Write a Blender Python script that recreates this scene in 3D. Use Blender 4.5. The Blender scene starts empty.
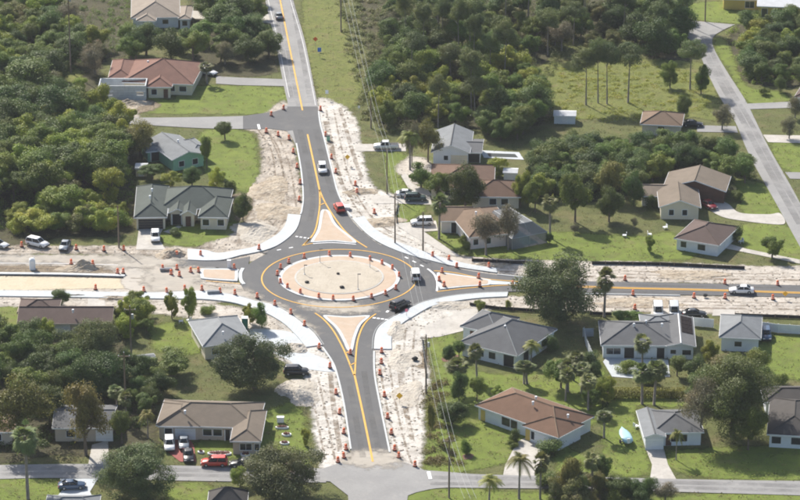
import bpy, bmesh, math, random
import numpy as np
from mathutils import Vector, Matrix

# ------------------------------------------------------------------ camera, sky, sun, exposure
SC = bpy.context.scene
COL = SC.collection
F_PX, HORIZON, CAM_H = 3300.0, -1050.0, 242.0          # in pixels of an 800 x 500 frame, metres
PITCH = math.atan((250.0 - HORIZON) / F_PX)
CAM = Vector((0.0, -600.0, CAM_H))
cam_d = bpy.data.cameras.new('camera')
cam_d.sensor_width = 36.0
cam_d.lens = F_PX / 800.0 * 36.0
cam_d.clip_start, cam_d.clip_end = 1.0, 12000.0
cam = bpy.data.objects.new('camera', cam_d)
COL.objects.link(cam)
cam.location = CAM
cam.rotation_euler = (math.pi / 2 - PITCH, 0, 0)
SC.camera = cam

SUN_EL = math.radians(40)
SUN_AZ = math.atan2(-0.50, 0.866)                      # far and to the left
SUN_DIR = Vector((math.sin(SUN_AZ) * math.cos(SUN_EL), math.cos(SUN_AZ) * math.cos(SUN_EL), math.sin(SUN_EL)))
world = bpy.data.worlds.new('World')
SC.world = world
world.use_nodes = True
wn = world.node_tree.nodes
sky = wn.new('ShaderNodeTexSky')
sky.sky_type = 'NISHITA'
sky.sun_disc = False
sky.sun_elevation = SUN_EL
sky.sun_rotation = SUN_AZ
sky.dust_density = 2.0
wn['Background'].inputs[1].default_value = 0.112
world.node_tree.links.new(sky.outputs[0], wn['Background'].inputs[0])
sun_d = bpy.data.lights.new('sun', 'SUN')
sun_d.energy = 5.0
sun_d.angle = math.radians(0.9)
sun_d.color = (1.0, 0.945, 0.86)
sun = bpy.data.objects.new('sun', sun_d)
COL.objects.link(sun)
sun.rotation_euler = SUN_DIR.to_track_quat('Z', 'Y').to_euler()
sun.location = (-200, 300, 300)
SC.view_settings.view_transform = 'Standard'
SC.view_settings.look = 'None'
SC.view_settings.exposure = 0.5
SC.view_settings.gamma = 1.0
SC.cycles.use_denoising = True
SC.cycles.filter_width = 1.9
SC.cycles.max_bounces = 6
SC.cycles.transparent_max_bounces = 10

# ------------------------------------------------------------------ helpers
R_ = Vector((1, 0, 0))
FWD = Vector((0, math.cos(PITCH), -math.sin(PITCH)))
UP = Vector((0, math.sin(PITCH), math.cos(PITCH)))

def g(px, py, z=0.0):
    """where the sight line through a photo pixel meets the level z"""
    d = FWD + R_ * ((px - 400) / F_PX) + UP * ((250 - py) / F_PX)
    t = (z - CAM.z) / d.z
    return CAM + d * t

def ppm(py):
    """pixels per metre across, for ground seen at row py"""
    p = g(400, py)
    return F_PX / (p - CAM).dot(FWD)

VCOS = math.cos(math.radians(21.5))
rng = random.Random(7)

def link(name, data, parent=None, loc=None, rot=None, scale=None):
    o = bpy.data.objects.new(name, data)
    COL.objects.link(o)
    if parent is not None:
        o.parent = parent
    if loc is not None: o.location = loc
    if rot is not None: o.rotation_euler = rot
    if scale is not None: o.scale = scale
    return o

def tag(o, label, cat, group=None):
    o['label'] = label; o['category'] = cat
    if group: o['group'] = group
    return o

def thing(name, label, cat, loc=(0, 0, 0), rz=0.0, group=None):
    o = link(name, None, None, loc, (0, 0, rz))
    o.empty_display_size = 0.5
    return tag(o, label, cat, group)

def structure(o):
    o['kind'] = 'structure'
    return o

def mesh(name, verts, faces, mat, smooth=False):
    me = bpy.data.meshes.new(name)
    me.from_pydata([tuple(v) for v in verts], [], faces)
    if mat is not None: me.materials.append(mat)
    if smooth:
        me.polygons.foreach_set('use_smooth', [True] * len(me.polygons))
    me.update()
    return me

class MB:
    """collects boxes, tubes and polygons into one mesh"""
    def __init__(s): s.v = []; s.f = []
    def box(s, x0, x1, y0, y1, z0, z1, M=None):
        n = len(s.v)
        p = [Vector((x, y, z)) for z in (z0, z1) for (x, y) in ((x0, y0), (x1, y0), (x1, y1), (x0, y1))]
        if M is not None: p = [M @ q for q in p]
        s.v += p
        s.f += [[n + i for i in q] for q in ((3, 2, 1, 0), (4, 5, 6, 7), (0, 1, 5, 4), (1, 2, 6, 5), (2, 3, 7, 6), (3, 0, 4, 7))]
        return s
    def tube(s, pts, rad, k=6, cap=True):
        n = len(s.v)
        pts = [Vector(p) for p in pts]
        if not isinstance(rad, (list, tuple)): rad = [rad] * len(pts)
        for i, p in enumerate(pts):
            d = (pts[min(i + 1, len(pts) - 1)] - pts[max(i - 1, 0)]).normalized()
            a = d.orthogonal().normalized() if abs(d.z) < .95 else d.cross(Vector((0, 1, 0))).normalized()
            if abs(d.z) < .95: a = d.cross(Vector((0, 0, 1))).normalized()
            b = d.cross(a)
            for j in range(k):
                t = 2 * math.pi * j / k
                s.v.append(p + (a * math.cos(t) + b * math.sin(t)) * rad[i])
        for i in range(len(pts) - 1):
            for j in range(k):
                s.f.append([n + i * k + j, n + i * k + (j + 1) % k, n + (i + 1) * k + (j + 1) % k, n + (i + 1) * k + j])
        if cap:
            s.f.append([n + j for j in range(k)])
            m = n + (len(pts) - 1) * k
            s.f.append([m + k - 1 - j for j in range(k)])
        return s
    def lathe(s, prof, k=12, c=(0, 0, 0)):
        n = len(s.v)
        for (r, z) in prof:
            for j in range(k):
                t = 2 * math.pi * j / k
                s.v.append(Vector((c[0] + r * math.cos(t), c[1] + r * math.sin(t), c[2] + z)))
        for i in range(len(prof) - 1):
            for j in range(k):
                s.f.append([n + i * k + j, n + i * k + (j + 1) % k, n + (i + 1) * k + (j + 1) % k, n + (i + 1) * k + j])
        s.f.append([n + k - 1 - j for j in range(k)])
        m = n + (len(prof) - 1) * k
        s.f.append([m + j for j in range(k)])
        return s
    def poly(s, pts):
        n = len(s.v); s.v += [Vector(p) for p in pts]; s.f.append(list(range(n, n + len(pts)))); return s
    def prism(s, pts, z0, z1):
        """outline (list of xy) between two levels"""
        a = sum(pts[i][0] * pts[(i + 1) % len(pts)][1] - pts[(i + 1) % len(pts)][0] * pts[i][1] for i in range(len(pts)))
        if a < 0: pts = pts[::-1]
        n = len(s.v); k = len(pts)
        s.v += [Vector((p[0], p[1], z0)) for p in pts] + [Vector((p[0], p[1], z1)) for p in pts]
        s.f.append([n + k + i for i in range(k)])
        s.f.append([n + k - 1 - i for i in range(k)])
        for i in range(k):
            j = (i + 1) % k
            s.f.append([n + i, n + j, n + k + j, n + k + i])
        return s
    def data(s, name, mat, smooth=False): return mesh(name, s.v, s.f, mat, smooth)
    def build(s, name, mat, parent=None, smooth=False, **kw): return link(name, s.data(name, mat, smooth), parent, **kw)

# ------------------------------------------------------------------ materials
def nt(name):
    m = bpy.data.materials.new(name)
    m.use_nodes = True
    return m, m.node_tree.nodes, m.node_tree.links, m.node_tree.nodes['Principled BSDF']

def ramp(N, stops):
    r = N.new('ShaderNodeValToRGB')
    e = r.color_ramp.elements
    while len(e) < len(stops): e.new(0.5)
    for el, (p, c) in zip(e, stops):
        el.position = p; el.color = (*c, 1)
    return r

def noise(N, L, vec, scale, detail=4, rough=0.6, dist=0.0):
    n = N.new('ShaderNodeTexNoise')
    n.inputs['Scale'].default_value = scale; n.inputs['Detail'].default_value = detail
    n.inputs['Roughness'].default_value = rough; n.inputs['Distortion'].default_value = dist
    if vec is not None: L.new(vec, n.inputs['Vector'])
    return n

def mixc(N, L, fac, a, b, mode='MIX'):
    m = N.new('ShaderNodeMix'); m.data_type = 'RGBA'; m.blend_type = mode
    for s, v in ((m.inputs[0], fac), (m.inputs[6], a), (m.inputs[7], b)):
        if isinstance(v, (int, float)): s.default_value = v
        elif isinstance(v, tuple): s.default_value = (*v, 1)
        else: L.new(v, s)
    return m.outputs[2]

def maths(N, L, op, a, b=None):
    m = N.new('ShaderNodeMath'); m.operation = op
    for s, v in ((m.inputs[0], a), (m.inputs[1], b)):
        if v is None: continue
        if isinstance(v, (int, float)): s.default_value = v
        else: L.new(v, s)
    return m.outputs[0]

def surf(name, layers, rough=0.9, bump=0.0, bscale=2.0, fuzzy=None, spec=0.3, space='pos', stretch=None, metal=0.0):
    """layers: list of (noise scale, [(pos,color)...]) first is base, others are (scale, lo, hi, colour, strength[, stretch])"""
    m, N, L, B = nt(name)
    if space == 'pos':
        vec = N.new('ShaderNodeNewGeometry').outputs['Position']
    else:
        vec = N.new('ShaderNodeTexCoord').outputs['Object']
    def vmap(st):
        if not st: return vec
        mp = N.new('ShaderNodeMapping'); mp.inputs['Scale'].default_value = st; L.new(vec, mp.inputs[0]); return mp.outputs[0]
    sc, stops = layers[0]
    n = noise(N, L, vmap(stretch), sc, 5, 0.62)
    r = ramp(N, stops); L.new(n.outputs[0], r.inputs[0])
    c = r.outputs[0]
    for ly in layers[1:]:
        (s2, lo, hi, colr, st) = ly[:5]
        n2 = noise(N, L, vmap(ly[5] if len(ly) > 5 else None), s2, 5, 0.65, 0.3)
        mr = N.new('ShaderNodeMapRange'); mr.inputs[1].default_value = lo; mr.inputs[2].default_value = hi
        mr.inputs[4].default_value = st
        L.new(n2.outputs[0], mr.inputs[0])
        c = mixc(N, L, mr.outputs[0], c, colr)
    L.new(c, B.inputs['Base Color'])
    B.inputs['Roughness'].default_value = rough
    B.inputs['Metallic'].default_value = metal
    B.inputs['Specular IOR Level'].default_value = spec
    if bump:
        bn = noise(N, L, vmap(stretch), bscale, 6, 0.65)
        b = N.new('ShaderNodeBump'); b.inputs['Strength'].default_value = 1.0; b.inputs['Distance'].default_value = bump
        L.new(bn.outputs[0], b.inputs['Height']); L.new(b.outputs[0], B.inputs['Normal'])
    if fuzzy:
        at = N.new('ShaderNodeAttribute'); at.attribute_name = 'edge'
        n1 = noise(N, L, vec, 0.45, 6, 0.7)
        k = maths(N, L, 'MULTIPLY', maths(N, L, 'SUBTRACT', n1.outputs[0], 0.5), fuzzy * 4)
        f = maths(N, L, 'ADD', at.outputs['Fac'], k)
        mr = N.new('ShaderNodeMapRange'); mr.inputs[1].default_value = -0.45 * fuzzy - .05; mr.inputs[2].default_value = 0.55 * fuzzy + .05
        L.new(f, mr.inputs[0])
        tr = N.new('ShaderNodeBsdfTransparent'); mx = N.new('ShaderNodeMixShader')
        L.new(mr.outputs[0], mx.inputs[0]); L.new(tr.outputs[0], mx.inputs[1]); L.new(B.outputs[0], mx.inputs[2])
        L.new(mx.outputs[0], N['Material Output'].inputs[0])
    return m

def plain(name, c, rough=0.6, var=0.12, scale=3.0, metal=0.0, spec=0.4, bump=0.0):
    lo = tuple(x * (1 - var) for x in c); hi = tuple(min(1, x * (1 + var)) for x in c)
    return surf(name, [(scale, [(0.3, lo), (0.7, hi)])], rough, bump, scale * 2, None, spec, 'obj', None, metal)

M = {}
M['grass'] = surf('grass', [(0.05, [(0.3, (0.090, 0.115, 0.030)), (0.5, (0.130, 0.150, 0.040)), (0.7, (0.170, 0.170, 0.060))]),
                            (0.35, 0.42, 0.66, (0.062, 0.075, 0.020), 0.75), (2.2, 0.45, 0.7, (0.20, 0.18, 0.08), 0.6), (0.16, 0.52, 0.7, (0.215, 0.165, 0.085), 0.65), (6.0, 0.45, 0.7, (0.06, 0.065, 0.02), 0.6)], 0.95, 0.3, 3.0)  # dark green blotches vary the growth and paint in bits of tree shade
M['lawn'] = surf('lawn', [(0.12, [(0.3, (0.140, 0.195, 0.028)), (0.7, (0.195, 0.245, 0.040))]),
                          (0.4, 0.45, 0.7, (0.085, 0.105, 0.022), 0.7), (1.6, 0.5, 0.75, (0.20, 0.18, 0.07), 0.6), (6.0, 0.48, 0.75, (0.08, 0.09, 0.02), 0.5), (0.13, 0.56, 0.72, (0.20, 0.165, 0.075), 0.6)], 0.95, 0.2, 4.0, 1.2)
M['dry'] = surf('dry_grass', [(0.2, [(0.3, (0.150, 0.180, 0.036)), (0.7, (0.215, 0.220, 0.058))]), (0.8, 0.45, 0.7, (0.085, 0.10, 0.025), 0.8),
                              (0.3, 0.55, 0.7, (0.22, 0.18, 0.085), 0.7), (5.0, 0.5, 0.72, (0.07, 0.08, 0.02), 0.6)], 0.95, 0.4, 2.0, 1.2)
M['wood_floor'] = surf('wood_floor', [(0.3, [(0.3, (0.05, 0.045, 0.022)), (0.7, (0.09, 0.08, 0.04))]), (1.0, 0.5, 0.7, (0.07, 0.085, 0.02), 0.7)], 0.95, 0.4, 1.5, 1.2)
M['sand'] = surf('sand', [(0.22, [(0.25, (0.372, 0.324, 0.268)), (0.5, (0.527, 0.476, 0.411)), (0.72, (0.613, 0.566, 0.501))]),
                          (0.6, 0.48, 0.68, (0.240, 0.204, 0.165), 0.8), (2.0, 0.5, 0.72, (0.553, 0.517, 0.466), 0.7), (0.12, 0.5, 0.66, (0.333, 0.304, 0.265), 0.7, (0.500, 0.774, 0.774)), (4.0, .55, .75, (0.232, 0.204, 0.168), .6)], 0.95, 0.28, 1.3, 0.9)
M['sand_white'] = surf('sand_white', [(0.2, [(0.25, (0.472, 0.438, 0.386)), (0.6, (0.654, 0.619, 0.563))]),
                          (0.5, 0.5, 0.68, (0.283, 0.254, 0.218), 0.8), (1.6, 0.52, 0.74, (0.274, 0.249, 0.216), 0.7), (4.0, .55, .75, (0.253, 0.224, 0.188), .6), (0.15, .5, .66, (0.356, 0.334, 0.305), .6, (0.741, 0.467, 0.741))], 0.95, 0.28, 1.2, 0.9)
M['sand_rut'] = surf('sand_rut', [(0.25, [(0.25, (0.368, 0.307, 0.242)), (0.6, (0.538, 0.482, 0.408))]),
                          (0.35, 0.46, 0.64, (0.209, 0.170, 0.130), 0.85, (0.772, 0.628, 0.772)), (1.5, 0.5, 0.7, (0.520, 0.477, 0.419), 0.8), (3.5, .54, .72, (0.210, 0.174, 0.138), .7)], 0.95, 0.5, 0.9, 0.9, stretch=(1.5, .6, 1))
M['sand_yellow'] = surf('sand_yellow', [(0.3, [(0.3, (0.54, 0.46, 0.325)), (0.7, (0.60, 0.53, 0.395))]), (0.9, 0.5, 0.75, (0.48, 0.40, 0.27), 0.6, (.3, 1, 1)), (0.3, .5, .7, (.52, .45, .33), .6)], 0.95, 0.2, 2.0, 0.6)
M['dirt'] = surf('dirt', [(0.5, [(0.3, (0.20, 0.155, 0.105)), (0.7, (0.33, 0.27, 0.19))]), (1.5, 0.5, 0.7, (0.13, 0.095, 0.065), 0.8)], 0.95, 0.5, 1.5, 0.9)
M['asphalt'] = surf('new_asphalt', [(0.10, [(0.3, (0.092, 0.093, 0.097)), (0.7, (0.118, 0.118, 0.119))]), (3.0, 0.4, 0.8, (0.14, 0.138, 0.134), 0.5),
                               (0.3, 0.52, 0.72, (0.175, 0.165, 0.15), 0.45)], 0.85, 0.01, 20)
M['asphalt_old'] = surf('old_asphalt', [(0.15, [(0.3, (0.25, 0.245, 0.24)), (0.7, (0.31, 0.305, 0.295))]), (2.5, 0.45, 0.8, (0.22, 0.215, 0.21), 0.6),
                                   (0.4, 0.55, 0.72, (0.36, 0.345, 0.32), 0.6)], 0.9, 0.01, 20)
M['asphalt_dusty'] = surf('dusty_asphalt', [(0.2, [(0.3, (0.40, 0.365, 0.315)), (0.7, (0.50, 0.46, 0.40))]), (0.8, 0.5, 0.72, (0.30, 0.285, 0.265), 0.7, (.3, 1, 1)),
                                   (3.0, 0.5, 0.8, (0.5, 0.46, 0.40), 0.5)], 0.92, 0.02, 6, 0.6)
M['concrete'] = surf('concrete', [(0.3, [(0.3, (0.46, 0.49, 0.505)), (0.7, (0.53, 0.56, 0.575))]), (2.0, 0.5, 0.8, (0.36, 0.38, 0.39), 0.6), (0.5, .55, .72, (.42, .40, .36), .5)], 0.8, 0.01, 10)
M['drive'] = surf('driveway_concrete', [(0.3, [(0.3, (0.41, 0.385, 0.345)), (0.7, (0.52, 0.49, 0.445))]), (1.5, 0.5, 0.75, (0.31, 0.29, 0.26), 0.7), (0.25, .52, .7, (.35, .32, .28), .6)], 0.85, 0.01, 10)
M['drive_red'] = surf('red_driveway', [(0.5, [(0.3, (0.25, 0.075, 0.065)), (0.7, (0.33, 0.105, 0.09))])], 0.85)
M['paver'] = surf('paver_brick', [(0.6, [(0.3, (0.44, 0.335, 0.245)), (0.7, (0.51, 0.395, 0.295))]), (4.0, 0.45, 0.75, (0.50, 0.42, 0.34), 0.6), (9.0, .5, .7, (.40, .29, .20), .5), (0.5, .5, .7, (.50, .43, .35), .6)], 0.85, 0.02, 12)
M['kerb'] = plain('kerb_concrete', (0.52, 0.54, 0.54), 0.8, 0.12, 1.0)
M['yellow'] = surf('yellow_paint', [(1.5, [(0.3, (0.62, 0.34, 0.055)), (0.7, (0.72, 0.41, 0.08))]), (4, .55, .8, (0.5, 0.32, 0.1), 0.6)], 0.7)
M['white_paint'] = plain('white_road_paint', (0.82, 0.82, 0.82), 0.7, 0.06, 2)
M['water'] = plain('pool_water', (0.02, 0.03, 0.027), 0.5, 0.1, 1.0)
M['black_fabric'] = plain('black_fabric', (0.02, 0.02, 0.022), 0.8, 0.3, 2)
M['orange'] = plain('orange_plastic', (0.85, 0.17, 0.045), 0.5, 0.08, 3)
M['white_band'] = plain('white_band', (0.85, 0.80, 0.76), 0.4, 0.04, 3)
M['rubber'] = plain('rubber', (0.018, 0.018, 0.018), 0.8, 0.2, 5)
M['bark'] = plain('bark', (0.15, 0.115, 0.085), 0.95, 0.35, 2, bump=0.05)
M['bark_grey'] = plain('bark_grey', (0.24, 0.21, 0.18), 0.95, 0.3, 2, bump=0.05)
M['pole_wood'] = plain('pole_wood', (0.20, 0.155, 0.11), 0.9, 0.25, 1)
M['metal_grey'] = plain('grey_metal', (0.38, 0.40, 0.41), 0.5, 0.1, 2, 0.6)
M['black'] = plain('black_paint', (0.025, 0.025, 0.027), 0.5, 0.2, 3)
M['glass'] = plain('window_glass', (0.025, 0.032, 0.038), 0.08, 0.4, 0.7, spec=0.6)
M['car_glass'] = plain('car_glass', (0.015, 0.018, 0.02), 0.08, 0.2, 1, spec=0.6)
M['white_trim'] = plain('white_trim', (0.78, 0.79, 0.80), 0.6, 0.05, 1)
M['white_wall'] = plain('white_wall', (0.74, 0.77, 0.80), 0.85, 0.05, 0.6)
M['cream_wall'] = plain('cream_wall', (0.68, 0.62, 0.49), 0.85, 0.06, 0.6)
M['pink_wall'] = plain('pinkish_wall', (0.74, 0.66, 0.64), 0.85, 0.06, 0.6)
M['tan_wall'] = plain('tan_wall', (0.55, 0.47, 0.38), 0.85, 0.06, 0.6)
M['green_wall'] = plain('green_wall', (0.27, 0.50, 0.36), 0.85, 0.06, 0.6)
M['yellow_wall'] = plain('yellow_wall', (0.66, 0.50, 0.15), 0.85, 0.06, 0.6)
M['block_wall'] = plain('block_wall', (0.56, 0.58, 0.58), 0.9, 0.15, 1.2)
M['brown_wood'] = plain('brown_wood', (0.12, 0.06, 0.04), 0.85, 0.15, 1)
M['tile_red'] = plain('tile_red', (0.33, 0.16, 0.11), 0.85, 0.1, 1)
def shingle(name, c):
    d = tuple(x * 0.72 for x in c); l = tuple(min(1, x * 1.22) for x in c)
    return surf(name, [(0.6, [(0.3, tuple(x * .88 for x in c)), (0.7, tuple(x * 1.1 for x in c))]), (5.0, 0.5, 0.72, d, 0.45), (0.25, 0.5, 0.75, l, 0.5), (1.2, .55, .75, d, .4, (4, 4, .4))],
                0.92, 0.03, 6, None, 0.2, 'obj')
M['roof_brown'] = shingle('roof_brown', (0.155, 0.100, 0.073))
M['roof_tan'] = shingle('roof_tan', (0.2, 0.142, 0.1))
M['roof_beige'] = shingle('roof_beige', (0.29, 0.245, 0.2))
M['roof_taupe'] = shingle('roof_taupe', (0.195, 0.160, 0.125))
M['roof_rust'] = shingle('roof_rust', (0.172, 0.104, 0.070))
M['roof_pale'] = shingle('roof_pale', (0.27, 0.28, 0.285))
M['roof_red'] = shingle('roof_red', (0.215, 0.122, 0.094))
M['roof_grey'] = shingle('roof_grey', (0.135, 0.137, 0.14))
M['roof_lgrey'] = shingle('roof_lgrey', (0.215, 0.225, 0.232))
M['roof_green'] = shingle('roof_green', (0.098, 0.112, 0.1))
M['roof_dark'] = shingle('roof_dark', (0.08, 0.073, 0.068))
M['roof_dbrown'] = shingle('roof_dbrown', (0.125, 0.092, 0.08))
M['roof_white'] = shingle('roof_white', (0.58, 0.59, 0.6))
M['solar'] = plain('solar_panel', (0.016, 0.011, 0.011), 0.7, 0.2, 2, spec=0.08)
M['soil'] = plain('soil', (0.16, 0.09, 0.06), 0.95, 0.2, 3)

def screen_mat():
    m, N, L, B = nt('screen_mesh')
    B.inputs['Base Color'].default_value = (0.20, 0.21, 0.22, 1); B.inputs['Roughness'].default_value = 0.9
    tr = N.new('ShaderNodeBsdfTransparent'); mx = N.new('ShaderNodeMixShader'); mx.inputs[0].default_value = 0.74
    L.new(tr.outputs[0], mx.inputs[1]); L.new(B.outputs[0], mx.inputs[2]); L.new(mx.outputs[0], N['Material Output'].inputs[0])
    return m
M['screen'] = screen_mat()

def leaf_mat(name, c, dark=0.72, warm=None):
    m, N, L, B = nt(name)
    geo = N.new('ShaderNodeNewGeometry'); oi = N.new('ShaderNodeObjectInfo')
    lo = tuple(x * dark for x in c); hi = tuple(x * 1.28 for x in c)
    r = ramp(N, [(0.0, lo), (0.55, c), (1.0, hi)])
    L.new(geo.outputs['Random Per Island'], r.inputs[0])
    n = noise(N, L, geo.outputs['Position'], 0.3, 4)
    w = warm or (c[0] * 1.7, c[1] * 1.3, c[2] * 1.1)
    mr = N.new('ShaderNodeMapRange'); mr.inputs[1].default_value = .42; mr.inputs[2].default_value = .72; mr.inputs[4].default_value = .65
    L.new(n.outputs[0], mr.inputs[0])
    cc = mixc(N, L, mr.outputs[0], r.outputs[0], w)
    hsv = N.new('ShaderNodeHueSaturation')
    L.new(cc, hsv.inputs['Color'])
    a = N.new('ShaderNodeMapRange'); a.inputs[3].default_value = .475; a.inputs[4].default_value = .52; L.new(oi.outputs['Random'], a.inputs[0]); L.new(a.outputs[0], hsv.inputs['Hue'])
    rr = maths(N, L, 'FRACT', maths(N, L, 'MULTIPLY', oi.outputs['Random'], 7.31))
    b = N.new('ShaderNodeMapRange'); b.inputs[3].default_value = .75; b.inputs[4].default_value = 1.25; L.new(rr, b.inputs[0]); L.new(b.outputs[0], hsv.inputs['Value'])
    L.new(hsv.outputs[0], B.inputs['Base Color'])
    B.inputs['Roughness'].default_value = 0.6; B.inputs['Specular IOR Level'].default_value = 0.35
    tl = N.new('ShaderNodeBsdfTranslucent'); L.new(hsv.outputs[0], tl.inputs[0])
    mx = N.new('ShaderNodeMixShader'); mx.inputs[0].default_value = 0.3
    L.new(B.outputs[0], mx.inputs[1]); L.new(tl.outputs[0], mx.inputs[2]); L.new(mx.outputs[0], N['Material Output'].inputs[0])
    return m
LM = {
 'broad': leaf_mat('leaves_broad', (0.128, 0.192, 0.030)),
 'oak': leaf_mat('leaves_oak', (0.122, 0.155, 0.056)),
 'olive': leaf_mat('leaves_olive', (0.105, 0.150, 0.034), warm=(0.14, 0.175, 0.04)),
 'bright': leaf_mat('leaves_bright', (0.245, 0.305, 0.040)),
 'dark': leaf_mat('leaves_dark', (0.084, 0.136, 0.028)),
 'pine': leaf_mat('leaves_pine', (0.135, 0.185, 0.060)),
 'autumn': leaf_mat('leaves_autumn', (0.20, 0.19, 0.045), warm=(0.27, 0.22, 0.06)),
 'grey': leaf_mat('leaves_grey', (0.185, 0.185, 0.105)),
 'palm': leaf_mat('leaves_palm', (0.140, 0.175, 0.055)),
 'coco': leaf_mat('leaves_coconut', (0.22, 0.25, 0.045)),
 'scrub': leaf_mat('leaves_scrub', (0.150, 0.170, 0.045), warm=(0.24, 0.19, 0.08)),
}
def track_mat(name, c, amount=.75, scale=.5):
    m, N, L, B = nt(name)
    B.inputs['Base Color'].default_value = (*c, 1); B.inputs['Roughness'].default_value = .95
    vec = N.new('ShaderNodeNewGeometry').outputs['Position']
    n = noise(N, L, vec, scale, 6, .7); mr = N.new('ShaderNodeMapRange'); mr.inputs[1].default_value = .4; mr.inputs[2].default_value = .62; mr.inputs[4].default_value = amount
    L.new(n.outputs[0], mr.inputs[0])
    n2 = noise(N, L, vec, 2.0, 4); L.new(mixc(N, L, n2.outputs[0], tuple(x * .75 for x in c), tuple(x * 1.2 for x in c)), B.inputs['Base Color'])
    tr = N.new('ShaderNodeBsdfTransparent'); mx = N.new('ShaderNodeMixShader')
    L.new(mr.outputs[0], mx.inputs[0]); L.new(tr.outputs[0], mx.inputs[1]); L.new(B.outputs[0], mx.inputs[2]); L.new(mx.outputs[0], N['Material Output'].inputs[0])
    return m
M['track'] = track_mat('tyre_track', (0.24, 0.185, 0.13))
M['track_road'] = track_mat('worn_lane', (0.16, 0.157, 0.15), .4, .12)
M['track_old'] = track_mat('worn_old_lane', (0.235, 0.23, 0.225), .45, .12)
M['tar'] = track_mat('dark_patch', (0.07, 0.07, 0.07), .7, .3)
M['dust'] = surf('road_dust', [(0.3, [(0.3, (0.36, 0.325, 0.275)), (0.7, (0.45, 0.41, 0.35))]), (1.0, .5, .7, (.29, .27, .24), .7, (.3, 1, 1))], .95, 0, 2, 2.2)
# ------------------------------------------------------------------ the setting
def W(pts, z=0.0): return [g(x, y, z) for x, y in pts]

def spline(pts, n=8, closed=False):
    """Catmull-Rom through pixel or world points"""
    P = [Vector(p) for p in pts]; out = []; k = len(P)
    segs = k if closed else k - 1
    for i in range(segs):
        if closed: a, b, c, d = P[(i - 1) % k], P[i], P[(i + 1) % k], P[(i + 2) % k]
        else: a, b, c, d = P[max(i - 1, 0)], P[i], P[i + 1], P[min(i + 2, k - 1)]
        for j in range(n):
            t = j / n
            out.append(0.5 * (2 * b + (c - a) * t + (2 * a - 5 * b + 4 * c - d) * t * t + (3 * b - a - 3 * c + d) * t ** 3))
    if not closed: out.append(P[-1])
    return out

ZC = [0.004]
def nextz(step=0.0011):
    ZC[0] += step
    return ZC[0]

NOGRASS = []; SANDS = []; HARD = []
def fuzzy(name, px, mat, cell=0.9, margin=1.6, smooth=True, z=None):
    """a ground patch with a frayed edge: a grid that knows its distance to the outline"""
    P = W(px)
    if smooth: P = spline(P, 4, True)
    A = np.array([(p.x, p.y) for p in P]); Bp = np.roll(A, -1, 0)
    x0, y0 = A.min(0) - margin; x1, y1 = A.max(0) + margin
    nx, ny = max(2, int((x1 - x0) / cell)), max(2, int((y1 - y0) / cell))
    X, Y = np.meshgrid(np.linspace(x0, x1, nx + 1), np.linspace(y0, y1, ny + 1))
    Q = np.stack([X.ravel(), Y.ravel()], 1)
    d2 = np.full(len(Q), 1e9); ins = np.zeros(len(Q), bool)
    for a, b in zip(A, Bp):
        e = b - a; w = Q - a
        t = np.clip((w @ e) / max(e @ e, 1e-9), 0, 1)
        q = w - t[:, None] * e
        d2 = np.minimum(d2, (q * q).sum(1))
        c = (a[1] > Q[:, 1]) != (b[1] > Q[:, 1])
        den = (b[1] - a[1]) if abs(b[1] - a[1]) > 1e-9 else 1e-9
        ins ^= c & (Q[:, 0] < (b[0] - a[0]) * (Q[:, 1] - a[1]) / den + a[0])
    sd = np.sqrt(d2) * np.where(ins, 1, -1)
    keep = sd > -margin
    i = np.arange((nx + 1) * (ny + 1)).reshape(ny + 1, nx + 1)
    F = np.stack([i[:-1, :-1].ravel(), i[:-1, 1:].ravel(), i[1:, 1:].ravel(), i[1:, :-1].ravel()], 1)
    F = F[keep[F].any(1)]
    used = np.unique(F); mp = np.full(len(Q), -1); mp[used] = np.arange(len(used))
    z = nextz() if z is None else z
    if name not in ('lawn', 'wood_floor', 'dry_grass'): NOGRASS.append(px)
    if name in ('sandy_verge', 'dirt_patch'): SANDS.append(px)
    if name in ('gravel_fill', 'dusty_road'): HARD.append(px)
    me = bpy.data.meshes.new(name)
    me.from_pydata([(q[0], q[1], z) for q in Q[used]], [], mp[F].tolist())
    me.materials.append(mat)
    at = me.attributes.new('edge', 'FLOAT', 'POINT')
    at.data.foreach_set('value', sd[used].astype(np.float32))
    me.update()
    return structure(link(name, me))

def crisp(name, px, mat, z, thick=0.0, n=0, closed_spline=False, parent=None, world_pts=False):
    P = [Vector(p) for p in px] if world_pts else W(px)
    if closed_spline: P = spline(P, n or 6, True)
    if thick:
        o = MB().prism([(p.x, p.y) for p in P], z - thick, z).build(name, mat, parent)
    else:
        a = sum(P[i].x * P[(i + 1) % len(P)].y - P[(i + 1) % len(P)].x * P[i].y for i in range(len(P)))
        if a < 0: P = P[::-1]
        o = link(name, mesh(name, [(p.x, p.y, z) for p in P], [list(range(len(P)))], mat), parent)
    return o if parent else structure(o)

def ribbon_pts(P, w, off=0.0):
    L_, R2 = [], []
    for i, p in enumerate(P):
        d = P[min(i + 1, len(P) - 1)] - P[max(i - 1, 0)]
        d.z = 0; d.normalize(); nrm = Vector((-d.y, d.x, 0))
        L_.append(p + nrm * (off + w / 2)); R2.append(p + nrm * (off - w / 2))
    return L_, R2

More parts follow.
